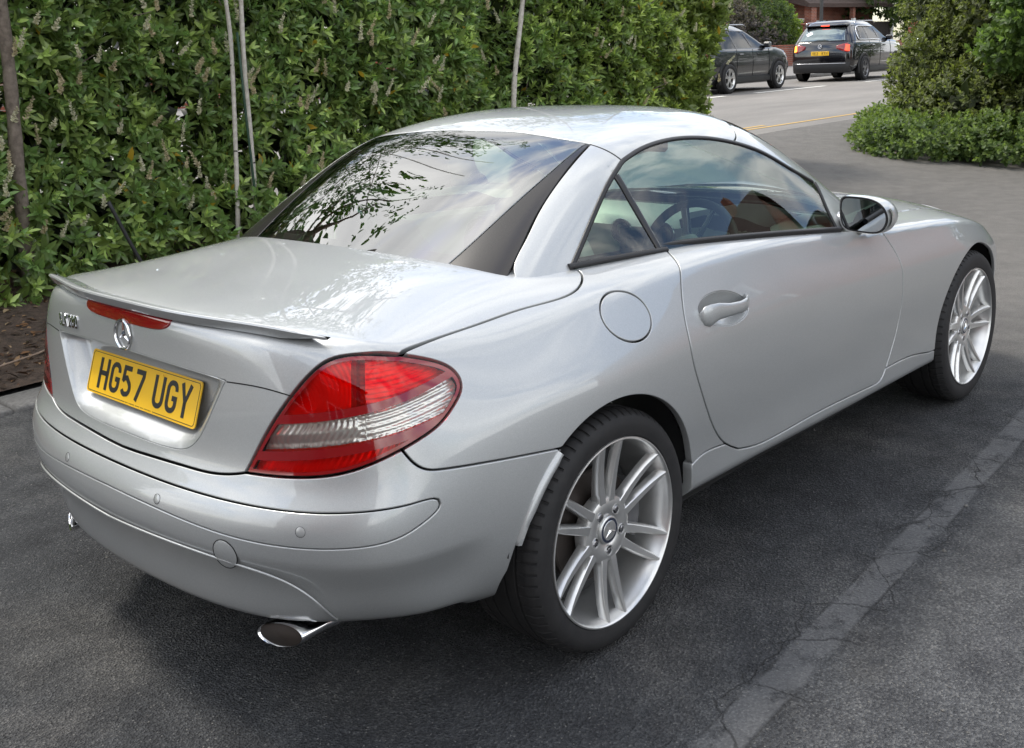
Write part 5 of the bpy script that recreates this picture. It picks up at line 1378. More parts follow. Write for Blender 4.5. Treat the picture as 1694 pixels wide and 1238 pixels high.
def build_ground():
    V, F = grid_mesh(np.concatenate([[-60, -30, -14], np.arange(-6, 22, .5), [24, 30, 45, 80, 200]]), np.concatenate([[-60, -30, -14], np.arange(-6, RY0+.01, .35)]), lambda X, Y: gz(X, Y)-.0)
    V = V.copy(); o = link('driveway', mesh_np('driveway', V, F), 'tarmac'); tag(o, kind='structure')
    xs = np.array([-60, 0, 10, 20, 30, 45, 60, 80, 120, 200.])
    y0 = V[:, 1].max()
    def road_z(X, Y): 
        k = sstep(y0, y0+1.2, Y); return gz(X, Y)*(1-k)+rz_(Y)*k
    yy_ = np.concatenate([[y0, y0+.4, y0+.8, y0+1.2, 7, 8, 9, 10, 11, 12.5], [RY1]])
    V2, F2 = grid_mesh(np.concatenate([[-60, -20], np.arange(-6, 40, .5), [45, 60, 80, 120, 200]]), yy_, road_z)
    o = link('road', mesh_np('road', V2, F2), 'road_asphalt'); tag(o, kind='structure')
    # far pavement, rising to the garden wall, with its kerb
    V, F = grid_mesh(xs, np.array([RY1+.12, 15.4, 16.4, 17.6, 19, 30, 200]), lambda X, Y: .53+.17*sstep(RY1, 17.6, Y))
    o = link('pavement', mesh_np('pavement', V, F), 'paving'); tag(o, kind='structure')
    m = MB(); 
    for i in range(130): m.box((-20+i*.92, RY1+.06, .47), (.905, .12, .13), bev=.012)
    o = m.build('kerb', 'kerb_stone'); tag(o, kind='structure')
    # markings
    m = MB()
    for xa, xb in [(-20, -16.5), (-8, -4.5), (4, 7.5), (10.2, 13.8), (15.3, 18.9), (20.2, 23.7), (26.0, 29.7), (32, 35.6), (38, 41.6), (44, 47.6)]:
        V, F = grid_mesh(np.array([xa, xb]), np.array([10.40, 10.55]), lambda X, Y: rz_(Y)+.005); m.add(V, F)
    o = m.build('white_road_lines', 'white_line', smooth=False); tag(o, kind='structure')
    m = MB()
    for yy, xa, xb in ((5.66, 9.0, 60), (5.86, 9.0, 13.2)):
        V, F = grid_mesh(np.arange(xa, xb, .6), np.array([yy, yy+.075]), lambda X, Y: road_z(X, Y)+.005); m.add(V, F)
    o = m.build('yellow_road_lines', 'yellow_line', smooth=False); tag(o, kind='structure')
    # planting bed with a row of granite setts
    rng = np.random.default_rng(3)
    xs = np.arange(-8, 9.6, .12); ys = np.arange(2.74, 5.45, .12)
    o_ = None
    def bz(X, Y): return gz(X, Y)+.035+.05*sstep(2.75, 3.6, Y)+.03*np.sin(X*3.1+np.cos(Y*2.3)*2)*np.sin(Y*2.7+X)*sstep(2.8, 3.4, Y)
    V, F = grid_mesh(xs, ys, bz); cx_ = V[F].mean(1); F = F[cx_[:, 1] > 2.68+1.6*sstep(5.4, 6.4, cx_[:, 0])]; o = link('planting_bed', mesh_np('planting_bed', V, F), 'soil'); tag(o, kind='structure')
    m = MB()
    for i in range(54):
        x = -8+i*.25+rng.uniform(-.006, .006)
        m.box((x, 2.59+rng.uniform(-.008, .008), float(gz(x, 2.6))-.020+rng.uniform(-.004, .004)), (.238, .25, .09), rz=rng.uniform(-.02, .02), bev=.014)
    o = m.build('sett_edging', 'granite'); tag(o, kind='structure')
    # dry leaves, twigs and stones on the soil
    n = 5200; x = rng.uniform(-3, 4, n); y = 2.78+rng.random(n)**1.2*2.4; z = bz(x, y)+.006
    V, F, C = leaf_cloud(np.stack([x, y, z], 1), rng.normal(0, 1, (n, 3))*[1, 1, .25], rng.normal(0, .25, (n, 3))+[0, 0, 1], rng.uniform(.02, .065, n), .5, rng, np.array([(.16, .085, .04), (.24, .15, .08), (.09, .05, .03), (.30, .22, .13), (.05, .035, .025)])[rng.integers(0, 5, n)])
    o = link('leaf_litter', leaf_mesh('leaf_litter', V, F, C), 'leaf_dry'); tag(o, 'brown dead leaves and bark chips covering the soil of the bed', None, kind='stuff')
    o['category'] = 'leaf litter'
    m = MB()
    m.tube(spline([(-.3, 2.82, .075), (.0, 2.95, .10), (.35, 3.15, .085), (.75, 3.6, .11)], .05), .006, 6); tw = m.build('fallen_twig', 'twig'); tag(tw, 'thin pale fallen twig lying on the soil behind the granite edging', 'twig')
    n = 900; x = rng.uniform(-2.2, 4.5, n); y = rng.uniform(-2.6, 2.4, n); V = []; F = []
    m = MB()
    for i in range(n):
        s_ = rng.uniform(.0015, .0045)*(1+(rng.random() < .05)); P_ = rng.normal(0, 1, (6, 3)); P_ = np.array([(1, 0, 0), (0, 1, 0), (-1, 0, 0), (0, -1, 0), (0, 0, .8), (0, 0, -.4)])*rng.uniform(.6, 1.3, (6, 1))*s_
        m.add(P_+[x[i], y[i], float(gz(x[i], y[i]))+s_*.3], [[0, 1, 4], [1, 2, 4], [2, 3, 4], [3, 0, 4], [1, 0, 5], [2, 1, 5], [3, 2, 5], [0, 3, 5]])
    g = m.build('grit', 'granite', smooth=False); tag(g, 'loose grit and tiny stones scattered over the dark tarmac', kind='stuff'); g['category'] = 'grit'
# ================================================================ foliage
def leaf_cloud(P, T, Nn, Ln, wr, rng, col, fold=.18, droop=.12):
    """n leaves: base P, direction T, face normal Nn, length Ln. Each is a folded, tapering blade of 6 quads-worth of area"""
    n = len(P); T = T/np.linalg.norm(T, axis=1, keepdims=True); S = np.cross(T, Nn); S /= np.maximum(np.linalg.norm(S, axis=1, keepdims=True), 1e-6); U = np.cross(S, T)
    ts = [0, .30, .68, 1.0]; ws = [.06, .92, .78, .0]
    rows = []
    for t, w_ in zip(ts, ws):
        c = P+T*(Ln*t)[:, None]-U*(Ln*droop*t*t)[:, None]
        if t == 1.0: rows.append(c[:, None]); continue
        hw = (Ln*wr*w_/2)[:, None]; lift = hw*fold*2
        rows.append(np.stack([c-S*hw+U*lift, c, c+S*hw+U*lift], 1))
    V = np.concatenate(rows, 1); k = V.shape[1]   # 3+3+3+1 = 10
    F4 = np.array([[0, 1, 4, 3], [1, 2, 5, 4], [3, 4, 7, 6], [4, 5, 8, 7]]); F3 = np.array([[6, 7, 9], [7, 8, 9]])
    b = (np.arange(n)*k)[:, None, None]
    F = (np.concatenate([F4+b], 1).reshape(-1, 4), (F3[None]+b).reshape(-1, 3))
    C = np.repeat(np.clip(col, 0, 1), k, 0)
    return V.reshape(-1, 3), F, C
def leaf_mesh(name, V, F, C):
    F4, F3 = F; me = bpy.data.meshes.new(name); me.vertices.add(len(V)); me.vertices.foreach_set('co', np.asarray(V, np.float32).ravel())
    n4, n3 = len(F4), len(F3); me.loops.add(n4*4+n3*3); me.polygons.add(n4+n3)
    me.loops.foreach_set('vertex_index', np.concatenate([F4.ravel(), F3.ravel()]).astype(np.int32))
    me.polygons.foreach_set('loop_start', np.concatenate([np.arange(n4)*4, n4*4+np.arange(n3)*3]).astype(np.int32))
    me.update(calc_edges=True)
    a = me.color_attributes.new('tint', 'FLOAT_COLOR', 'POINT'); a.data.foreach_set('color', np.concatenate([C, np.ones((len(C), 1))], 1).astype(np.float32).ravel())
    me.polygons.foreach_set('use_smooth', np.ones(n4+n3, bool)); return me
def mat_leaf(name, rough=.38, trans=.30, gloss=.5, boost=(1.5, 1.6, .8)):
    m, nt, b = newmat(name); at = N(nt, 'ShaderNodeAttribute'); at.attribute_name = 'tint'
    L(nt, at.outputs['Color'], b.inputs['Base Color']); setp(b, rough=rough, spec=gloss)
    tl = N(nt, 'ShaderNodeBsdfTranslucent'); tcx = mixc(nt, 1.0, at.outputs['Color'], boost, 'MULTIPLY'); L(nt, tcx, tl.inputs[0])
    mx = N(nt, 'ShaderNodeMixShader'); mx.inputs[0].default_value = trans; out = nt.nodes['Material Output']
    L(nt, b.outputs[0], mx.inputs[1]); L(nt, tl.outputs[0], mx.inputs[2]); L(nt, mx.outputs[0], out.inputs[0]); return m
mat_leaf('leaf_laurel', .34, .28, .5); mat_leaf('leaf_soft', .5, .38, .35); mat_leaf('leaf_dry', .8, .1, .2, (1, 1, 1)); mat_leaf('petal', .6, .4, .2, (1, 1, .9))
noisy('bark_pale', (.38, .35, .30), (.60, .57, .51), 30, .8, .3, .003)
noisy('bark_brown', (.09, .07, .055), (.22, .18, .145), 24, .9, .6, .01)
noisy('twig', (.16, .11, .075), (.30, .22, .16), 40, .85, .2, .003)
simple('bark_knot', (.02, .018, .016), .9)
simple('stake_green', (.018, .052, .028), .6)
noisy('hedge_depth', (.004, .006, .003), (.010, .013, .007), 8, 1, 0)
def shoots(P, D, rng, nl=10, ll=(.07, .12), wr=.36, tip=None, base=None, spread=1.0, stem=.10, flat=0):
    """leafy shoots: rosettes of nl leaves round the last stretch of each stem"""
    n = len(P); D = D/np.linalg.norm(D, axis=1, keepdims=True)
    a = np.cross(D, rng.normal(0, 1, (n, 3))); a /= np.linalg.norm(a, axis=1, keepdims=True); b = np.cross(D, a)
    PP, TT, NN, LL, CC = [], [], [], [], []
    for k in range(nl):
        f = k/(nl-1); ang = k*2.4+rng.normal(0, .35, n); R = a*np.cos(ang)[:, None]+b*np.sin(ang)[:, None]
        op = (1.25-.85*f)*spread+rng.normal(0, .16, n)
        T = D*np.cos(op)[:, None]+R*np.sin(op)[:, None]; T[:, 2] -= .10
        Nn = D*np.sin(op)[:, None]-R*np.cos(op)[:, None]+rng.normal(0, .18, (n, 3))
        if flat: Nn = Nn*(1-flat)+np.array([0, 0, flat])
        PP.append(P+D*(stem*(f-1))[..., None] if np.ndim(f) else P+D*stem*(f-1)); TT.append(T); NN.append(Nn)
        LL.append(rng.uniform(ll[0], ll[1], n)*(1-.35*f)); 
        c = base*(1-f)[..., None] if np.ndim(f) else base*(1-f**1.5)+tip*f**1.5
        CC.append(c*rng.uniform(.75, 1.25, (n, 1)))
    return leaf_cloud(np.concatenate(PP), np.concatenate(TT), np.concatenate(NN), np.concatenate(LL), wr, rng, np.concatenate(CC))
def vn3(p, f):     # cheap smooth pseudo-noise
    return np.sin(p[:, 0]*f+1.3*np.sin(p[:, 2]*f*.8+1))*.5+np.sin(p[:, 1]*f*1.1+p[:, 2]*f*.9+1.7*np.sin(p[:, 0]*f*.6))*.5
def build_hedge():
    rng = np.random.default_rng(11)
    h = empty('laurel_hedge', (0, 4.9, 0)); tag(h, 'tall glossy laurel hedge with cream flower spikes running behind the silver roadster', 'hedge')
    X0, X1, YF, YB, HT = -4.5, 9.15, 4.50, 5.35, 3.15
    N0 = 15500
    # front face, right-hand end and top
    nf = int(N0*.80); x = X0+(X1-X0)*rng.random(nf); z = .12+(HT-.12)*rng.random(nf)**.92; dep = rng.exponential(.16, nf)
    bulge = .26*vn3(np.stack([x, 0*x, z], 1), 2.1)+.12*vn3(np.stack([x, x*0, z], 1), 5.3)
    y = YF+.65*np.clip((x-(X1-.9))/.9, 0, 1)**2-bulge+dep-.30*sstep(1.1, .3, z)+.16*sstep(1.3, 2.6, z); P = np.stack([x, y, z], 1); D = np.stack([rng.normal(0, .55, nf), -1+rng.normal(0, .4, nf), rng.normal(.45, .45, nf)], 1)
    ne = int(N0*.12); y2 = YF+(YB-YF)*rng.random(ne); z2 = .25+(HT-.25)*rng.random(ne); d2 = rng.exponential(.16, ne)
    x2 = X1-.15+.32*vn3(np.stack([0*y2, y2, z2], 1), 3.0)-d2+.30*sstep(.5, 1.8, z2)-.35*sstep(2.0, 3.1, z2); P2 = np.stack([x2, y2, z2], 1); D2 = np.stack([1+rng.normal(0, .4, ne), rng.normal(-.2, .6, ne), rng.normal(.4, .4, ne)], 1)
    nt_ = int(N0*.14); x3 = X0+(X1-X0)*rng.random(nt_); y3 = YF+(YB-YF)*rng.random(nt_); z3 = HT+.22*vn3(np.stack([x3, y3, 0*x3], 1), 3)-rng.exponential(.12, nt_)
    P3 = np.stack([x3, y3, z3], 1); D3 = np.stack([rng.normal(0, .5, nt_), rng.normal(0, .5, nt_), 1+0*x3], 1)
    P = np.concatenate([P, P2, P3]); D = np.concatenate([D, D2, D3]); n = len(P)
    u = rng.random((n, 1)); sun_tint = np.clip((P[:, :1]-5.5)/4.5, 0, 1)  # yellow-green backlight of the road end painted into the leaf colours
    base = np.array([.078, .124, .034])*(1-u*.5)+np.array([.20, .25, .066])*u*.65; base = base*(1-sun_tint*.3)+np.array([.12, .15, .03])*sun_tint*.3
    young = (rng.random((n, 1)) < .35+.25*sun_tint)  # young shoots at random, their share raised with the painted sunlight
    tip = np.where(young, np.array([.46, .60, .19]), np.array([.19, .31, .10])); tip = tip*(1-sun_tint*.6)+np.array([.50, .56, .07])*sun_tint*.6*np.where(young, 1, .55)+tip*sun_tint*.0
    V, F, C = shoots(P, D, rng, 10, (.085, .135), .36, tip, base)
    yl = rng.random(len(C)//10) < .006; C[np.repeat(yl, 10)] = (.42, .28, .03)
    o = link('foliage', leaf_mesh('foliage', V, F, C), 'leaf_laurel', h)
    # woody inside
    m = MB()
    for i in range(52):
        x = X0+(i+.5)*(X1-X0)/52+rng.uniform(-.1, .1); y = YF+.45+rng.uniform(-.1, .5); pts = [(x, y, float(gz(x, y))-.02)]
        for k in range(1, 7): pts.append((pts[-1][0]+rng.uniform(-.09, .09), pts[-1][1]+rng.uniform(-.06, .06), .12+k*.42))
        m.tube(pts, np.linspace(.035, .012, 7)*rng.uniform(.7, 1.3), 7)
        for k in range(10):
            p = pts[rng.integers(1, 6)]; d = (rng.uniform(-.5, .5), -rng.uniform(.15, .55), rng.uniform(.05, .4)); m.tube([p, (p[0]+d[0]*.5, p[1]+d[1]*.5, p[2]+d[2]*.3), (p[0]+d[0], p[1]+d[1], p[2]+d[2])], [.010, .007, .003], 5)
    m.build('stems', 'bark_brown', h)
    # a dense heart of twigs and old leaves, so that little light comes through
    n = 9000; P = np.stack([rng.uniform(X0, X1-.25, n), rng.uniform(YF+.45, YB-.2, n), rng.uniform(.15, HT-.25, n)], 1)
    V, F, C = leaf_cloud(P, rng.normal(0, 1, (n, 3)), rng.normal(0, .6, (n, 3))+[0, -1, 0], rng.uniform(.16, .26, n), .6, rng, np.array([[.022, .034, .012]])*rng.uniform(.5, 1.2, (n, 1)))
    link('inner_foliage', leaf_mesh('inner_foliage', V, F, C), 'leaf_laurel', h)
    # flower spikes
    nsp = 250; sx = rng.uniform(X0, X1, nsp); sx = np.where(rng.random(nsp) < .6, rng.uniform(.2, 4.6, nsp), sx); szz = rng.uniform(.45, HT-.1, nsp)
    bul = .26*vn3(np.stack([sx, 0*sx, szz], 1), 2.1)+.12*vn3(np.stack([sx, sx*0, szz], 1), 5.3)
    SP = np.stack([sx, YF-bul-.07-rng.uniform(0, .08, nsp), szz], 1); SD = np.stack([rng.normal(0, .35, nsp), rng.normal(-.35, .3, nsp), 1+0*sx], 1); SD /= np.linalg.norm(SD, axis=1, keepdims=True); SL = rng.uniform(.08, .16, nsp)
    PP, TT, LL, CC = [], [], [], []
    for k in range(46):
        f = k/45; a = k*2.4; r_ = np.cross(SD, [1, .3, .2]); r_ /= np.linalg.norm(r_, axis=1, keepdims=True); q = np.cross(SD, r_); R = r_*math.cos(a)+q*math.sin(a)
        PP.append(SP+SD*(SL*f)[:, None]); TT.append(R+SD*.5+rng.normal(0, .2, (nsp, 3))); LL.append((.026*(1-.55*f))*rng.uniform(.7, 1.3, nsp)); dry = (rng.random((nsp, 1)) < .5)
        CC.append(np.where((np.arange(nsp)[:, None] % 5) < 2, np.array([.62, .54, .36]), np.array([.72, .69, .52]))*rng.uniform(.7, 1.15, (nsp, 1)))
    V, F, C = leaf_cloud(np.concatenate(PP), np.concatenate(TT), rng.normal(0, 1, (46*nsp, 3)), np.concatenate(LL), .65, rng, np.concatenate(CC))
    o = link('flower_spikes', leaf_mesh('flower_spikes', V, F, C), 'petal', h); o['kind'] = 'stuff'
    for c in h.children: c.location = (0, -4.9, 0)
def sapling(x, y, pts, r, label, crown, seed, bark='bark_pale', cz=(3.1, 4.7), cr=1.2, nleaf=330):
    rng = np.random.default_rng(seed); t = empty('sapling_tree', (0, 0, 0)); t.location = (x, y, float(gz(x, y)))
    inv = np.array([x, y, float(gz(x, y))]); m = MB(); P = spline(np.array(pts)-inv, .10); rr = np.linspace(r, r*.55, len(P))*(1+.06*np.sin(np.arange(len(P))*1.9))
    m.tube(P, rr, 12)
    for k in range(9):
        i = int(rng.integers(2, len(P)-2)); a = rng.uniform(0, 6.28); p = P[i]; m.lathe([(rr[i]*.3, -.004), (rr[i]*1.035, -.006), (rr[i]*1.05, 0), (rr[i]*1.03, .006)], 10, 'z', p, mi=1)
        m.v[-1] = m.v[-1]
        sel = (m.v[-1]-p); keep = (sel[:, 0]*math.cos(a)+sel[:, 1]*math.sin(a)) > rr[i]*.2
        m.v[-1][~keep] = p
    m.build('trunk', [bark, 'bark_knot'], t)
    # crown above the picture: it shades the drive and is mirrored in the rear window
    top = P[-1]; m = MB(); tips = []
    for k in range(16):
        a = rng.uniform(0, 6.28); zb = rng.uniform(cz[0]-.8, cz[1]-.8); q = np.array([np.interp(zb, P[:, 2], P[:, 0]), np.interp(zb, P[:, 2], P[:, 1]), zb]); l_ = cr*rng.uniform(.6, 1.1)
        e = q+np.array([math.cos(a)*l_, math.sin(a)*l_, l_*rng.uniform(.2, .7)]); mid = (q+e)/2+rng.normal(0, .08, 3)+[0, 0, .08]
        B_ = spline([q, mid, e], .15); m.tube(B_, np.linspace(r*.32, .005, len(B_)), 6); 
        for j in range(nleaf//16): f = rng.uniform(.25, 1); tips.append(q+(e-q)*f+rng.normal(0, .17, 3))
    m.build('branches', 'twig', t); tips = np.array(tips); n = len(tips)
    base = np.array([[.05, .10, .022]])*rng.uniform(.7, 1.3, (n, 1)); V, F, C = shoots(tips, rng.normal(0, 1, (n, 3))+[0, 0, .3], rng, 7, (.055, .085), .55, base*1.5, base, 1.1, .16)
    link('crown', leaf_mesh('crown', V, F, C), 'leaf_soft', t)
def bush(name, label, cat, cx_, cy_, spec, n, ll, wr, cols, seed, mat='leaf_soft', group=None, nl=8, lean=(0, 0, .4), stems=8, stemmat='bark_brown', zmin=.03, fill=0):
    """shrub made of overlapping clumps: spec = [(x, y, z, rx, ry, rz), ...] relative to its foot"""
    rng = np.random.default_rng(seed); z0 = float(gz(cx_, cy_)) if cy_ < RY0 else .5
    t = empty(name, (cx_, cy_, z0)); tag(t, label, cat, group)
    sp_ = np.array(spec, float); vol = (sp_[:, 3]*sp_[:, 4]+sp_[:, 4]*sp_[:, 5]+sp_[:, 3]*sp_[:, 5]); w_ = vol/vol.sum(); idx = rng.choice(len(sp_), n, p=w_); d = rng.normal(0, 1, (n, 3)); d /= np.linalg.norm(d, axis=1, keepdims=True)
    rr = 1-rng.exponential(.13, n)+.10*vn3(d*3+idx[:, None], 2.3)+.06*vn3(d*9+idx[:, None], 2)
    P = sp_[idx, :3]+d*sp_[idx, 3:]*rr[:, None]
    k = P[:, 2] > zmin; P, d, idx = P[k], d[k], idx[k]; n = len(P)
    cols = np.array(cols, float); u = rng.random((n, 1)); base = cols[0]*(1-u)+cols[1]*u; tip = cols[2]*rng.uniform(.8, 1.2, (n, 1))
    V, F, C = shoots(P, d+np.array(lean)+rng.normal(0, .3, (n, 3)), rng, nl, ll, wr, tip, base)
    link('foliage', leaf_mesh('foliage', V, F, C), mat, t)
    if fill:
        i_ = rng.choice(len(sp_), fill, p=w_); dd = rng.normal(0, 1, (fill, 3)); dd /= np.linalg.norm(dd, axis=1, keepdims=True); Q = sp_[i_, :3]+dd*sp_[i_, 3:]*(rng.random((fill, 1))**.5*.78); Q = Q[Q[:, 2] > 0]; nq = len(Q)
        V, F, C = leaf_cloud(Q, rng.normal(0, 1, (nq, 3)), rng.normal(0, 1, (nq, 3)), rng.uniform(.18, .30, nq), .6, rng, cols[0]*.8*rng.uniform(.6, 1.2, (nq, 1)))
        link('inner_foliage', leaf_mesh('inner_foliage', V, F, C), mat, t)
    m = MB()
    for k in range(stems):
        i = int(rng.integers(0, len(sp_))); e = sp_[i, :3]+rng.normal(0, .3, 3)*sp_[i, 3:]; b_ = np.array([sp_[i, 0]*.4+rng.normal(0, .1), sp_[i, 1]*.4+rng.normal(0, .1), -.03]); m.tube(spline([b_, (b_+e)/2+rng.normal(0, .06, 3), e], .2), .018, 6)
    m.build('stems', stemmat, t)
    return t
def build_plants():
    build_hedge()
    sapling(2.28, 4.34, [(2.28, 4.34, 0), (2.327, 4.34, .476), (2.386, 4.34, 1.243), (2.409, 4.34, 1.602), (2.41, 4.34, 1.805), (2.38, 4.35, 2.6), (2.28, 4.2, 3.8), (2.2, 4.15, 5.1)], .0175, '', 1, 5)
    sapling(2.48, 4.34, [(2.48, 4.34, 0), (2.487, 4.34, .645), (2.495, 4.34, .946), (2.502, 4.34, 1.5), (2.527, 4.34, 1.948), (2.5, 4.2, 2.8), (2.6, 4.15, 4.0), (2.75, 4.1, 5.3)], .020, '', 1, 6)
    sapling(5.42, 4.38, [(5.42, 4.38, .1), (5.363, 4.38, 1.019), (5.445, 4.38, 1.541), (5.486, 4.38, 1.705), (5.547, 4.38, 1.992), (5.45, 4.2, 2.6), (5.5, 4.15, 4), (5.45, 4.1, 5.2)], .027, '', 1, 7)
    sapling(7.28, 4.62, [(7.25, 4.62, .1), (7.352, 4.62, 1.271), (7.404, 4.62, 1.656), (7.425, 4.62, 2.02), (7.5, 4.65, 3), (7.1, 4.5, 5.0)], .033, '', 1, 8, 'bark_brown', (3.2, 4.6))
    sapling(.84, 4.45, [(.83, 4.45, 0), (.87, 4.45, .98), (.89, 4.45, 1.29), (.91, 4.45, 1.81), (.85, 4.3, 3), (.9, 4.5, 5.2)], .045, '', 1, 9, 'bark_brown', (3.2, 4.8))
    labs = ['slim pale-barked sapling left of the green stake against the hedge', 'slim pale-barked sapling close to the right of the green stake', 'pale upright sapling rising above the roof of the silver roadster', 'dark thin sapling half hidden in the hedge near the road', 'thick brown trunk at the left edge of the hedge']
    ss = sorted([o for o in bpy.data.objects if o.name.startswith('sapling_tree')], key=lambda o: o.name)
    for o, l_ in zip(ss, labs): tag(o, l_, 'tree')
    m = MB(); m.tube([(2.47, 4.28, .02), (2.449, 4.28, .486), (2.435, 4.28, 1.193), (2.43, 4.28, 1.726)], .0095, 10); o = m.build('garden_stake', 'stake_green'); tag(o, 'thin dark green stake leaning between two pale saplings', 'stake')
    m = MB(); m.tube(spline([(1.21, 4.02, .70), (1.265, 4.0, .533), (1.335, 3.98, .34), (1.45, 3.96, .05)], .05), .012, 8); o = m.build('irrigation_pipe', 'matt_black'); tag(o, 'short black pipe leaning out of the hedge above the boot of the roadster', 'pipe')
    # right-hand side: low leafy mound, tall dark shrub, brighter young growth
    bush('ivy_mound', 'low bright green ivy mound spilling onto the tarmac at the foot of the tall shrub', 'ivy', 11.1, 2.45, [(.0, .35, .15, .75, .9, .38), (.1, -.6, .15, .7, .9, .42), (.0, -1.6, .15, .7, .9, .46), (.1, -2.6, .15, .7, .9, .5), (-.05, -3.6, .15, .8, .9, .5), (.9, .9, .15, .9, .8, .42), (1.9, 1.4, .2, .9, .7, .40)], 8200, (.05, .085), .72, [(.055, .090, .028), (.075, .125, .036), (.16, .22, .065)], 21, nl=7, stems=4)
    bush('tall_shrub', 'tall dark olive shrub with small leaves overgrowing the corner by the road', 'shrub', 13.2, 2.15, [(1.0, 1.55, .9, 1.1, .75, .9), (.8, 1.35, 1.9, 1.05, .85, .9), (.7, 1.2, 2.9, 1.0, 1.0, .9), (0, .6, .8, 1.1, 1.0, 1.0), (-.1, .3, 1.9, 1.2, 1.1, 1.0), (-.2, -.8, 1.0, 1.2, 1.0, 1.1), (-.2, -1.0, 2.2, 1.2, 1.1, 1.0), (-.1, -2.3, 1.3, 1.2, 1.1, 1.2), (0, -2.3, 2.6, 1.3, 1.2, 1.0), (0, 0, 3.2, 1.3, 1.5, .8), (0, -3.9, 1.6, 1.2, 1.2, 1.6), (0, -5.4, 1.5, 1.2, 1.2, 1.6), (-.9, 1.0, .5, .7, .6, .55), (-.4, 1.25, .9, .8, .6, .8), (-1.1, .3, .55, .8, .8, .65), (-1.1, -.7, .55, .8, .9, .7), (-1.1, -1.8, .6, .8, .9, .8), (-1.0, -3, .6, .8, .9, .9)], 24000, (.055, .09), .55, [(.055, .075, .025), (.10, .115, .038), (.20, .235, .075)], 22, nl=8, stems=30, fill=5200)
    bush('hazel_shrub', 'bright green broad-leaved shrub at the right edge beside the tall olive shrub', 'shrub', 11.2, 1.5, [(.1, -.1, 1.75, .75, .75, .55), (.3, .25, 2.4, .7, .7, .5), (.3, -.7, 1.5, .8, .7, .6), (.2, -.9, 2.3, .8, .8, .6), (.5, -1.8, 1.6, .8, .9, .9), (.4, .5, 1.35, .5, .45, .35)], 2600, (.08, .13), .66, [(.06, .10, .028), (.085, .14, .04), (.16, .24, .07)], 23, nl=7, stems=3)

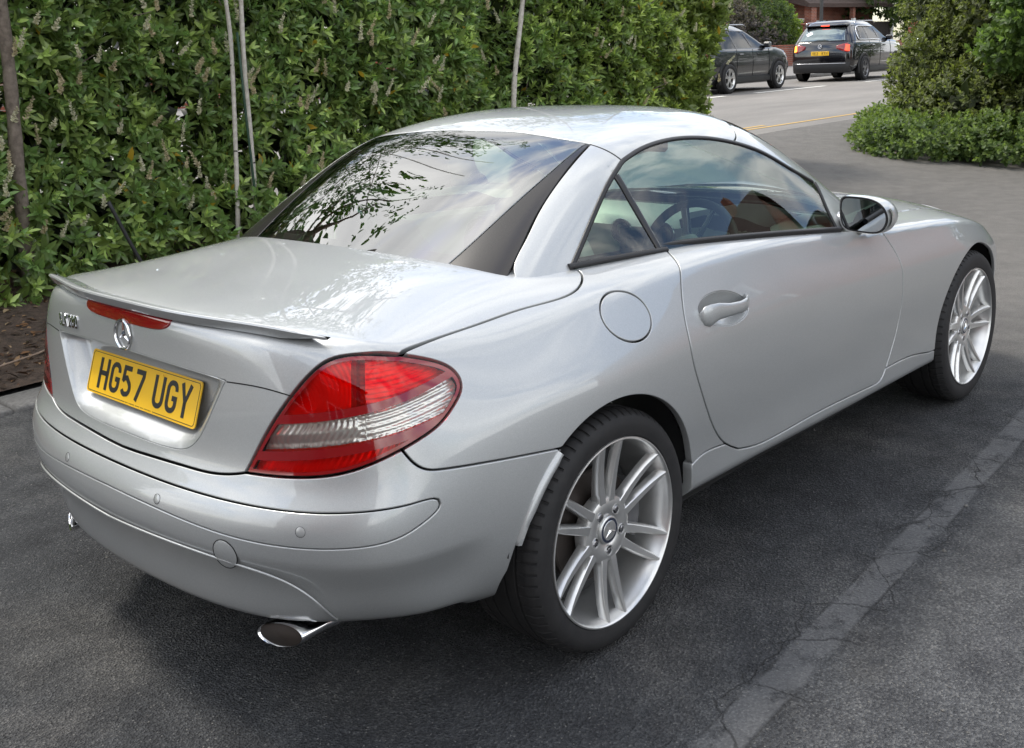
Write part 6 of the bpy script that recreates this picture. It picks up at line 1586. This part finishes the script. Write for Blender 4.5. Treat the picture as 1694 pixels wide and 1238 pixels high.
# ================================================================ vehicles on the road, walls, houses
simple('car_black', (.006, .006, .008), .12, coat=1, coatr=.03)
simple('car_charcoal', (.014, .016, .019), .2, coat=.8, coatr=.06)
simple('car_pale', (.33, .34, .35), .3, metal=.5, coat=.8)
simple('cladding', (.010, .010, .011), .5)
glass('street_glass', (.30, .36, .34), 0, 1.55)
simple('dark_cabin', (.02, .02, .02), .7)
m_, nt_, b_ = newmat('lit_red'); setp(b_, col=(.5, .01, .01), rough=.3, em=(1, .05, .02), ems=1.6)
m_, nt_, b_ = newmat('lit_amber'); setp(b_, col=(.6, .15, .01), rough=.3, em=(1, .30, .04), ems=2.0)
def street_car(name, label, x, y, z, rz, prm, paint, group='cars on the road beyond the driveway', detail=True):
    """vehicle built as a stack of rounded plan outlines; local x forward from the rear axle"""
    t = empty(name, (x, y, z), rz); tag(t, label, 'car', group)
    lv = prm['levels']           # (z, x_rear, x_front, half width, corner radius)
    zz = [l[0] for l in lv]
    def at(z_): return [float(np.interp(z_, zz, [l[k] for l in lv])) for k in range(1, 5)]
    def ring(xr, xf, hw, r, z_, bow=.06):
        P = []
        for (cx_, cy_, a0) in ((xf-r*1.4, hw-r, 0), (xr+r, hw-r, 90), (xr+r, -hw+r, 180), (xf-r*1.4, -hw+r, 270)):
            for a in np.linspace(0, 90, 7):
                q = RAD(a0+a); rx = r*1.4 if cx_ > 1 else r; P.append((cx_+rx*math.cos(q), cy_+r*math.sin(q), z_))
        out = []
        for i, p in enumerate(P): 
            out.append(p); n = P[(i+1) % len(P)]
            if i % 7 == 6:
                for f in np.linspace(0, 1, 8)[1:-1]:
                    qx, qy = p[0]+(n[0]-p[0])*f, p[1]+(n[1]-p[1])*f; k = 4*f*(1-f)
                    if i in (13, 27): qx += (bow if qx > 1 else -bow)*k
                    else: qy += (.025 if qy > 0 else -.025)*k
                    out.append((qx, qy, z_))
        return out
    body = [l for l in lv if l[0] <= prm['belt']+1e-6]; top = [l for l in lv if l[0] >= prm['belt']-1e-6]
    m = MB(); m.loft([ring(l[1], l[2], l[3], l[4], l[0]) for l in body], cap=True); m.build('body', paint, t, angle=40)
    # roof shell above the glass and the pillars
    zr = prm['glass_top']; up = [ring(*at(zr), zr)]+[ring(l[1], l[2], l[3], l[4], l[0], .03) for l in top if l[0] > zr]
    m = MB(); m.loft(up, cap=True); m.build('roof', prm.get('roofmat', paint), t, angle=40)
    zb = prm['belt']
    def sidep(px, pz, off=0): 
        xr, xf, hw, r = at(pz); f = np.clip((px-xr)/(xf-xr), 0, 1); return hw+.025*4*f*(1-f)+off-max(0, .10*((xr+.25)-px)/.25)**1.0-(max(0, .12*(px-(xf-.5))/.5) if px > xf-.5 else 0)
    # inner dark cabin and glass all round
    lev = np.linspace(zb-.02, zr+.01, 5)
    m = MB(); m.loft([[(p[0], p[1]*1.0, p[2]) for p in ring(*at(z_), z_)] for z_ in lev], cap=False); m.build('window_glass', 'street_glass', t, angle=50)
    m = MB(); m.loft([[(1.1+(p[0]-1.1)*.90, p[1]*.86, p[2]) for p in ring(*at(z_), z_)] for z_ in (zb-.1, zb+.02)], cap=True)
    for sx in (.55, 1.45):
        for sy in (-.38, .38): m.box((sx, sy, zb+.10), (.12, .42, .36), bev=.04); m.box((sx, sy, zb+.34), (.10, .26, .16), bev=.04)
    m.build('seats', 'dark_cabin', t, smooth=False)
    for sg in (-1, 1):
        for (xa, xb, w_) in prm['pillars']:
            m = MB(); R = [[(xa+(xb-xa)*f-w_/2, sg*sidep(xa+(xb-xa)*f, zb+(zr-zb)*f, .004), zb+(zr-zb)*f), (xa+(xb-xa)*f+w_/2, sg*sidep(xa+(xb-xa)*f, zb+(zr-zb)*f, .004), zb+(zr-zb)*f), (xa+(xb-xa)*f+w_/2, sg*(sidep(xa+(xb-xa)*f, zb+(zr-zb)*f)-.05), zb+(zr-zb)*f), (xa+(xb-xa)*f-w_/2, sg*(sidep(xa+(xb-xa)*f, zb+(zr-zb)*f)-.05), zb+(zr-zb)*f)] for f in np.linspace(0, 1, 6)]
            m.loft(R); m.build('pillar', paint if w_ > .09 else 'gloss_black', t, angle=40)
        # rear quarter
        m = MB(); R = []
        for f in np.linspace(0, 1, 6):
            z_ = zb+(zr-zb)*f; xr, xf, hw, r = at(z_); rg = ring(xr, xf, hw, r, z_); sel = [p for p in rg if p[1]*sg > 0 and p[0] < xr+prm['cq']]
            a = sorted(sel, key=lambda p: -p[0]); q = [(xr+prm['cq']*(1-.25*f), sg*(sidep(xr+prm['cq'], z_)), z_)]+[(xr+r*(1-math.sin(RAD(u_))), sg*(hw-r+r*math.cos(RAD(u_))), z_) for u_ in (0, 25, 50, 75, 90)]
            R.append([((p[0]-1)*1.004+1, p[1]*1.008, p[2]) for p in q])
        m.loft(R, close=False); m.build('rear_quarter', paint, t, angle=50)
        # chrome line round the side glass
        if prm.get('chrome'):
            o_ = prm['chrome']; L_ = [(px_, sg*(sidep(px_, pz_)+.010), pz_) for px_, pz_ in o_]
            m = MB(); m.tube(spline(L_+[L_[0]], .08), .016, 6, cap=False); m.build('window_chrome', 'chrome', t)
        m = MB(); m.tube([(px_, sg*(sidep(px_, zb-.02)-.02+dy), pz_) for px_, dy, pz_ in ((prm['rail'][0], -.17, prm['rail'][2]-.04), (prm['rail'][0]+.15, -.17, prm['rail'][2]+.015), (prm['rail'][1]-.2, -.17, prm['rail'][2]+.03), (prm['rail'][1], -.17, prm['rail'][2]-.03))], .018, 6); m.build('roof_rail', 'dark_chrome', t)
        # mirror
        m = MB(); m.box((prm['mx'], sg*(sidep(prm['mx'], zb)+.11), zb+.07), (.12, .20, .14), bev=.04); m.build('door_mirror', paint, t, smooth=False)
        # door seams and handles
        for xs_ in prm['seams']:
            m = MB(); m.tube([(xs_+.02*math.sin(f*3), sg*(sidep(xs_, z_)+.002), z_) for f, z_ in enumerate(np.linspace(.38, zb-.02, 8))], .005, 4); m.build('door_seam', 'black_gap', t)
        for xs_ in prm['handles']:
            m = MB(); m.box((xs_, sg*(sidep(xs_, zb-.14)+.012), zb-.14), (.20, .03, .03), bev=.01); m.build('door_handle', paint, t, smooth=False)
        m = MB(); m.loft([[(px_, sg*(sidep(px_, .4)+o2), z_) for o2, z_ in ((-.02, .22), (.012, .24), (.016, .30), (.006, .36), (-.02, .37))] for px_ in np.linspace(.36, prm['wb']-.36, 6)], cap=True); m.build('side_sill', 'cladding', t, angle=40)
    # wheels in arches
    for wx in (0, prm['wb']):
        for sg in (-1, 1):
            yo = sg*(sidep(wx, .6)); m = MB(); A = np.linspace(RAD(-18), RAD(198), 24)
            m.loft([[(wx+r_*math.cos(a), yo+sg*o2, .34+r_*math.sin(a)) for r_, o2 in ((.372, -.02), (.372, .012), (.385, .018), (.425, .014), (.435, -.02))] for a in A], close=False); m.build('arch_trim', prm.get('arch', 'cladding'), t, angle=50)
            m = MB(); m.loft([[(wx+.371*math.cos(a), yo+sg*o2, .34+.371*math.sin(a)) for a in np.linspace(0, 2*math.pi, 28, endpoint=False)] for o2 in (.003, .0035)], cap=True); m.build('wheel_well', 'black_gap', t, smooth=False)
            wt = empty('wheel', (wx, yo+sg*.045, .34), 0 if sg < 0 else math.pi, parent=t)
            m = MB(); m.lathe([(.235, .01), (.24, -.008), (.27, -.016), (.315, -.012), (.335, .006), (.34, .03), (.34, .20)], 48); m.build('tyre', 'tyre_rubber', wt, angle=40)
            m = MB(); m.lathe([(.238, .0), (.232, -.006), (.222, .004), (.210, .030), (.20, .035)], 40); m.lathe([(.001, .012), (.05, .012), (.07, .02), (.07, .05)], 24)
            for k in range(5):
                for s2 in (-.14, .14):
                    a = k*2*math.pi/5+.3; e1 = np.array([math.cos(a+s2*.5), 0, math.sin(a+s2*.5)]); e2 = np.array([math.cos(a+s2*1.5), 0, math.sin(a+s2*1.5)]); n_ = np.array([-math.sin(a), 0, math.cos(a)])
                    R = [[c_+n_*w_*u_+np.array([0, v_, 0]) for u_, v_ in ((-1, y1), (1, y1), (1.2, y1+.03), (-1.2, y1+.03))] for c_, w_, y1 in ((e1*.04, .020, .014), (e1*.12, .014, .012), (e2*.225, .010, .0))]
                    m.loft(R)
            m.build('rim', prm.get('rimmat', 'alloy'), wt, angle=40)
            m = MB(); m.lathe([(.001, .036), (.20, .036)], 32); m.build('brake_disc', 'black_gap', wt)
    def rearx(py_, pz_): xr, xf, hw, r = at(pz_); f = .5+py_/(2*hw); return xr-.06*4*f*(1-f)*.9+max(0, (abs(py_)-(hw-r))/r)**2*r
    # rear window, spoiler, lamps, plate, bumper
    def rpatch(nm, poly, mat, off, par=t, nz=5):
        m = MB(); ys = [p[0] for p in poly]; zs = [p[1] for p in poly]; ctr = (sum(ys)/len(ys), sum(zs)/len(zs)); P2 = []
        for p, q in zip(poly, poly[1:]+poly[:1]):
            for f in np.linspace(0, 1, nz)[:-1]: P2.append((p[0]+(q[0]-p[0])*f, p[1]+(q[1]-p[1])*f))
        rings = []
        for k, o2 in ((1, -.02), (1, off), (.96, off+.006), (.6, off+.009), (.25, off+.010), (.02, off+.010)):
            rings.append([(rearx(ctr[0]+(p[0]-ctr[0])*k, ctr[1]+(p[1]-ctr[1])*k)-o2, ctr[0]+(p[0]-ctr[0])*k, ctr[1]+(p[1]-ctr[1])*k) for p in P2])
        m.loft(rings); return m.build(nm, mat, par, angle=50)
    hw = at(zb)[2]
    rpatch('rear_window', [(-hw+.20, zb+.02), (hw-.20, zb+.02), (hw-.30, zr-.03), (-hw+.30, zr-.03)], 'mirror_dark', .002)
    m = MB(); xr_ = at(zr)[0]; m.loft([[(xr_-.10, y_, zr+.045), (xr_-.095, y_, zr+.02), (xr_+.12, y_, zr-.0), (xr_+.14, y_, zr+.10-.03*(abs(y_)/.5)**2)] for y_ in np.linspace(-hw+.25, hw-.25, 9)]); sp_ = m.build('rear_spoiler', 'gloss_black', t, angle=40)
    m = MB(); m.box((xr_-.085, 0, zr+.035), (.05, .24, .03)); m.build('brake_lamp', 'lit_red' if prm.get('amber') else 'lens_red_solid', sp_, smooth=False)
    for sg in (-1, 1):
        lp = [(sg*(hw-.02), zb-.30), (sg*(hw-.02), zb-.06), (sg*(hw-.14), zb-.05), (sg*(hw-.42), zb-.12), (sg*(hw-.40), zb-.20), (sg*(hw-.14), zb-.30)]
        if sg > 0: lp = lp
        l_ = rpatch('tail_lamp', lp if sg < 0 else lp[::-1], 'lens_red_solid', .006)
        c_ = [(sg*(hw-.06), zb-.27), (sg*(hw-.06), zb-.10), (sg*(hw-.15), zb-.09), (sg*(hw-.16), zb-.25)]
        rpatch('lamp_cluster', c_ if sg < 0 else c_[::-1], ('lit_amber' if sg > 0 else 'lit_red') if prm.get('amber') else 'lens_red_solid', .018, l_)
        rpatch('exhaust_trim', [(sg*(hw-.42), .34), (sg*(hw-.12), .34), (sg*(hw-.14), .40), (sg*(hw-.40), .40)], 'chrome', .012)
    m = MB(); m.loft([[(rearx(y_, .52)-o2, y_, z_) for o2, z_ in ((-.05, .24), (.02, .26), (.05, .34), (.055, .44), (.04, .52), (-.02, .54))] for y_ in np.linspace(-hw+.03, hw-.03, 15)]); m.build('rear_bumper', 'cladding', t, angle=50)
    m = MB(); m.tube([(rearx(y_, .52)-.055, y_, .50) for y_ in np.linspace(-hw+.12, hw-.12, 15)], .012, 6); m.build('bumper_trim', 'dark_chrome', t)
    xp = rearx(0, zb-.32)-.018; m = MB(); m.box((xp, 0, zb-.32), (.012, .52, .115), bev=.003); pl = m.build('number_plate', 'plate_yellow', t, smooth=False)
    if prm.get('plate'):
        m = MB(); write(m, prm['plate'], (xp-.0065, 0, zb-.32), np.array([0, -1., 0]), np.array([0, 0, 1.]), np.array([-1., 0, 0]), .079, .06, w=12); m.build('plate_lettering', 'plate_ink', pl, smooth=False)
        m = MB(); c_ = np.array([xp-.02, 0, zb-.13]); m.tube([c_+np.array([0, math.cos(a), math.sin(a)])*.05 for a in np.linspace(0, 6.2832, 25)], .006, 6, cap=False)
        m.tube([c_+np.array([0, .034, .030]), c_+np.array([0, 0, -.034]), c_+np.array([0, -.034, .030])], .005, 5); m.build('badge', 'chrome', t)
    for sg in (-1, 1):
        xf = at(.68)[1]; m = MB(); m.loft([[(xf-.30+o2, sg*(at(.7)[2]-.30+.2*f), z_) for o2, z_ in ((.18-.2*f, .62), (.24-.2*f, .66), (.22-.2*f, .76), (.14-.2*f, .78))] for f in np.linspace(0, 1, 5)]); m.build('headlight', 'lens_frost', t, angle=40)
    return t
simple('mirror_dark', (.20, .24, .25), .03, metal=.85)
SUV = dict(belt=1.10, glass_top=1.50, wb=2.68, cq=.34, mx=2.02, seams=(.45, 1.28, 2.16), handles=(.68, 1.62), amber=True, plate='VE24 KYN', rimmat='alloy_dark',
    levels=[(.26, -.76, 3.30, .80, .16), (.36, -.84, 3.48, .885, .20), (.55, -.87, 3.55, .915, .22), (.80, -.86, 3.50, .92, .24), (1.00, -.84, 3.30, .905, .26), (1.085, -.80, 2.90, .875, .26), (1.10, -.78, 2.36, .86, .24), (1.30, -.66, 1.98, .77, .22), (1.50, -.48, 1.58, .665, .20), (1.60, -.40, 1.30, .60, .20), (1.66, -.26, 1.05, .50, .20), (1.675, 0, .8, .30, .15)],
    pillars=[(-.12, .0, .05), (.50, .42, .07), (1.32, 1.16, .07), (2.28, 1.50, .10)], chrome=[(-.28, 1.13), (-.30, 1.30), (-.16, 1.46), (.35, 1.50), (1.0, 1.50), (1.52, 1.45), (1.88, 1.29), (2.14, 1.14), (1.2, 1.115), (.4, 1.12)], rail=(-.25, 1.35, 1.62))
CROSS = dict(belt=1.02, glass_top=1.42, wb=2.60, cq=.30, mx=1.95, seams=(.42, 1.22, 2.10), handles=(.62, 1.55), plate='',
    levels=[(.24, -.66, 3.20, .76, .16), (.36, -.76, 3.36, .86, .20), (.55, -.80, 3.44, .885, .22), (.75, -.79, 3.40, .89, .24), (.93, -.76, 3.20, .875, .26), (1.01, -.72, 2.80, .85, .26), (1.02, -.70, 2.30, .84, .24), (1.22, -.55, 1.88, .74, .22), (1.42, -.35, 1.46, .63, .20), (1.52, -.25, 1.15, .56, .20), (1.58, -.10, .9, .46, .20), (1.595, .1, .7, .28, .15)],
    pillars=[(.44, .38, .07), (1.24, 1.10, .07), (2.22, 1.40, .10)], rail=(-.10, 1.25, 1.54))
simple('alloy_dark', (.20, .20, .21), .35, metal=.7)
def mat_brick(name='brick', c1=(.30, .085, .045), c2=(.20, .055, .035), mo=(.30, .26, .22), sc_=1.0, axis='xz'):
    m, nt, b = newmat(name); tc = N(nt, 'ShaderNodeTexCoord'); sp_ = N(nt, 'ShaderNodeSeparateXYZ'); L(nt, tc.outputs['Object'], sp_.inputs[0]); cb = N(nt, 'ShaderNodeCombineXYZ')
    ad = N(nt, 'ShaderNodeMath', operation='ADD'); L(nt, sp_.outputs[0], ad.inputs[0]); L(nt, sp_.outputs[1], ad.inputs[1]); L(nt, ad.outputs[0], cb.inputs[0]); L(nt, sp_.outputs[2], cb.inputs[1])
    bt = N(nt, 'ShaderNodeTexBrick'); bt.inputs['Scale'].default_value = sc_; bt.inputs['Brick Width'].default_value = .225; bt.inputs['Row Height'].default_value = .075; bt.inputs['Mortar Size'].default_value = .008; bt.inputs['Bias'].default_value = -.2
    bt.inputs['Color1'].default_value = (*c1, 1); bt.inputs['Color2'].default_value = (*c2, 1); bt.inputs['Mortar'].default_value = (*mo, 1); L(nt, cb.outputs[0], bt.inputs['Vector'])
    n_ = noise(nt, 1.6, 5, .6, tc.outputs['Object']); r = ramp(nt, [(.3, (.7, .7, .7)), (.7, (1.2, 1.2, 1.2))], n_.outputs[0]); L(nt, mixc(nt, 1, bt.outputs[0], r.outputs[0], 'MULTIPLY'), b.inputs['Base Color']); setp(b, rough=.88); bump(nt, b, bt.outputs['Fac'], -.4, .01)
mat_brick()
simple('white_paint', (.72, .72, .70), .5); noisy('roof_tile', (.05, .035, .03), (.10, .07, .06), 12, .85, .4, .02); noisy('dark_timber', (.018, .014, .012), (.05, .04, .034), 9, .7, .3, .01); simple('window_dark', (.02, .025, .03), .05, coat=1); noisy('render_grey', (.22, .21, .20), (.34, .33, .31), 5)
noisy('dark_post', (.03, .03, .032), (.07, .068, .065), 10, .7, .1, .003)
def house(label, x, y, z, w, d, h, rh, rz=0, brick='brick', group=None):
    t = empty('house', (x, y, z), rz); tag(t, label, 'house', group)
    m = MB(); m.box((0, 0, h/2), (w, d, h)); wl = m.build('wall', brick, t, smooth=False)
    m = MB(); e = .45; m.add([(-w/2-e, -d/2-e, h-.1), (w/2+e, -d/2-e, h-.1), (w/2+e, d/2+e, h-.1), (-w/2-e, d/2+e, h-.1), (-w/2-e, 0, h+rh), (w/2+e, 0, h+rh), (-w/2-e, -d/2-e, h-.3), (w/2+e, -d/2-e, h-.3), (w/2+e, d/2+e, h-.3), (-w/2-e, d/2+e, h-.3)], [[0, 1, 5, 4], [2, 3, 4, 5], [6, 9, 8, 7], [0, 6, 7, 1], [2, 8, 9, 3]]); rf = m.build('roof', 'roof_tile', t, smooth=False)
    m = MB(); m.add([(-w/2+.003, -d/2, h-.1), (-w/2+.003, d/2, h-.1), (-w/2+.003, 0, h+rh-.3), (w/2-.003, -d/2, h-.1), (w/2-.003, d/2, h-.1), (w/2-.003, 0, h+rh-.3)], [[0, 2, 1], [3, 4, 5]]); m.build('gable', brick, t, smooth=False)
    m = MB(); m.box((w*.28, 0, h+rh+.1), (.6, .9, 1.6)); m.build('chimney', brick, rf, smooth=False)
    for sg in (-1, 1):
        for zz in (1.5, 4.1) if h > 4 else (1.5,):
            for xx in np.linspace(-w*.34, w*.34, 3):
                m = MB(); m.box((xx, sg*(d/2+.01), zz), (1.5, .08, 1.25)); f = m.build('window', 'white_paint', t, smooth=False)
                m = MB(); 
                for k in (-.36, .36): m.box((xx+k, sg*(d/2+.045), zz), (.62, .03, 1.08))
                m.build('pane', 'window_dark', f, smooth=False)
    for zz in (1.5, 4.1) if h > 4 else (1.5,):
        m = MB(); m.box((-w/2-.01, 0, zz), (.08, 1.5, 1.2)); f = m.build('window', 'white_paint', t, smooth=False); m = MB(); m.box((-w/2-.045, 0, zz), (.03, 1.3, 1.0)); m.build('pane', 'window_dark', f, smooth=False)
    return t
def build_street():
    street_car('black_suv', 'black sport utility vehicle with lit rear lamps and yellow plate on the road', 27.15, 12.0, .42, RAD(5), SUV, 'car_black')
    c2 = street_car('charcoal_crossover', 'dark charcoal crossover on the road partly hidden by the end of the hedge', 19.85, 11.9, .42, RAD(3.5), CROSS, 'car_charcoal')
    c3 = street_car('pale_hatchback', 'pale silver car almost hidden by the tall shrub, ahead of the black vehicle', 36.8, 12.75, .42, RAD(4), CROSS, 'car_pale')
    # garden wall with brick piers
    t = empty('brick_wall', (38, 17.75, .66)); tag(t, 'low red brick garden wall with square piers behind the road', 'wall')
    m = MB(); m.box((-6, 0, .33), (58, .22, .86)); m.build('wall', 'brick', t, smooth=False); m = MB(); m.box((-6, 0, .785), (58, .27, .05), bev=.01); m.build('coping', 'brick', t, smooth=False)
    for x in (-7.9, -1.0, 9.0): m = MB(); m.box((x, 0, .65), (.55, .5, 1.75), bev=.01); m.box((x, 0, 1.56), (.66, .62, .08), bev=.01); m.build('pier', 'brick', t, smooth=False)
    greens = [(.03, .055, .018), (.055, .085, .025), (.10, .15, .04)]; purple = [(.035, .030, .030), (.09, .075, .080), (.17, .15, .15)]; red = [(.07, .012, .018), (.12, .02, .03), (.20, .05, .05)]; lime = [(.09, .14, .02), (.15, .22, .03), (.26, .34, .06)]
    def b2(name, label, x, y, spec, n, cols, seed, ll=(.10, .17)): bush(name, label, 'shrub', x, y, spec, n, ll, .5, cols, seed, group='shrubs behind the garden wall', nl=6, stems=10)
    b2('garden_shrub', 'purple-grey shrub spreading over the garden wall above the charcoal crossover', 31.5, 19.0, [(-3, 0, 1.0, 2.2, 1.2, 1.0), (0, 0, 1.2, 2.2, 1.2, 1.1), (2.6, 0, 1.2, 2.0, 1.2, 1.0), (1, .4, 2.0, 2.6, 1.2, .8)], 4200, purple, 31)
    b2('garden_shrub', 'dark green shrub left of the brick pier behind the road', 35.3, 19.2, [(0, 0, 1.1, 1.9, 1.2, 1.3), (1, .3, 1.9, 1.6, 1.2, 1.1)], 2600, greens, 32)
    b2('garden_shrub', 'dark red leaved shrub at the top of the picture beyond the hedge end', 30.0, 20.6, [(0, 0, 2.6, 1.6, 1.2, 1.3), (-1.5, 0, 3.0, 1.5, 1.2, 1.2)], 2000, red, 33)
    b2('garden_tree', 'mixed green and cream garden tree rising behind the purple shrub', 36.5, 22.5, [(-2, 0, 3.4, 3.0, 1.5, 1.6), (1.5, 0, 3.2, 2.6, 1.5, 1.5), (-5, 0, 3.4, 2.6, 1.4, 1.8), (3, 0, 4.2, 3, 1.5, 1.5), (-2, 0, 5, 4, 1.5, 1.6)], 6500, [(.05, .07, .03), (.10, .12, .05), (.24, .24, .15)], 34)
    b2('garden_shrub', 'lime green shrub in front of the white window of the brick house', 39.0, 20.2, [(0, 0, 1.6, 1.0, .9, .8), (-.8, 0, 2.3, .9, .8, .6), (.9, .2, 1.0, .9, .8, .7)], 1500, lime, 35)
    # house beyond, its porch, gate and door
    h = house('red brick house behind the garden wall with a dark porch roof', 55, 29.5, .6, 11, 6, 5.4, 2.8, RAD(-8))
    m = MB(); m.add([(-3.2, -3.1, 3.15), (4.8, -3.1, 3.15), (4.8, -4.7, 2.75), (-3.2, -4.7, 2.75), (-3.2, -3.1, 3.85), (4.8, -3.1, 3.85), (4.8, -4.75, 2.95), (-3.2, -4.75, 2.95)], [[0, 1, 2, 3], [4, 7, 6, 5], [3, 2, 6, 7], [0, 3, 7, 4], [1, 5, 6, 2]]); m.build('porch_roof', 'roof_tile', h, smooth=False)
    for a_, b_ in ((-2.6, .45), (1.3, .22)): m = MB(); m.box((a_, -4.4, 1.45), (b_, b_, 2.9)); m.build('porch_pier', 'brick', h, smooth=False)
    m = MB(); m.box((-1.4, -3.1, 1.15), (1.15, .16, 2.2)); dr = m.build('door', 'white_paint', h, smooth=False)
    m = MB(); m.box((-1.4, -3.2, 1.55), (.6, .05, 1.0)); m.build('pane', 'window_dark', dr, smooth=False)
    b2('garden_tree', 'tall dark tree filling the gap right of the brick house', 62, 22.5, [(0, 0, 3, 4, 3, 3), (4, 1, 5, 5, 4, 4), (-3, 2, 6, 4, 4, 4), (10, 0, 4, 6, 4, 5), (16, -3, 4, 6, 4, 5)], 6500, greens, 36, (.25, .40))
    b2('garden_tree', 'broad dark tree standing left of the brick house behind the purple shrub', 44, 32, [(0, 0, 4, 5, 3, 4), (-7, 0, 4.5, 5, 3, 4.5), (-14, 0, 4.5, 5, 3, 4.5), (-22, 0, 4.5, 6, 3, 5)], 7000, greens, 37, (.25, .40))
    b2('garden_tree', 'dark tree mass behind the tall shrub at the right edge', 33, 2.5, [(0, 0, 3, 4, 4, 3.4), (0, -7, 3, 4, 4, 3.6), (0, -14, 3, 4, 4, 3.6), (3, 5, 2.4, 3, 2.0, 2.4)], 7000, greens, 38, (.2, .34))
    t = empty('timber_gate', (57.2, 24.5, .66), RAD(-8)); tag(t, 'dark vertical board timber gate beside the brick house', 'gate')
    m = MB()
    for i in range(22): m.box((-1.6+i*.16, 0, .95), (.15, .04, 1.9-.02*(i % 2)), bev=.006)
    m.build('boards', 'dark_timber', t, smooth=False); m = MB(); m.box((-1.85, 0, 1.05), (.18, .18, 2.1)); m.box((2.0, 0, 1.05), (.18, .18, 2.1)); m.build('gate_post', 'white_paint', t, smooth=False)
    t = empty('street_post', (34.7, 16.2, .68)); tag(t, 'dark slim lamp post standing on the far pavement behind the black vehicle', 'lamp post')
    m = MB(); m.tube([(0, 0, -.05), (0, 0, 1.1), (0, 0, 1.12), (0, 0, 6.5)], [.10, .10, .065, .05], 14); m.build('post', 'dark_post', t, angle=40)
    m = MB(); m.tube([(0, 0, 6.3), (0, -.5, 6.75), (0, -1.2, 6.85)], .035, 8); m.box((0, -1.45, 6.83), (.22, .55, .10), bev=.03); m.build('lamp_head', 'dark_post', t, smooth=False)
    # houses behind and beside the viewpoint, seen only as reflections in the paint and glass
    house('brick house with a tiled gable roof across the driveway to the right', 19, -13.5, 0, 9.5, 9, 5.2, 3.3, RAD(80))
    house('brick house standing behind the viewpoint at the end of the driveway', -15.5, -3, 0, 9, 12, 5.2, 3.2, RAD(90))

build_ground()
build_roadster()
build_plants()
build_street()
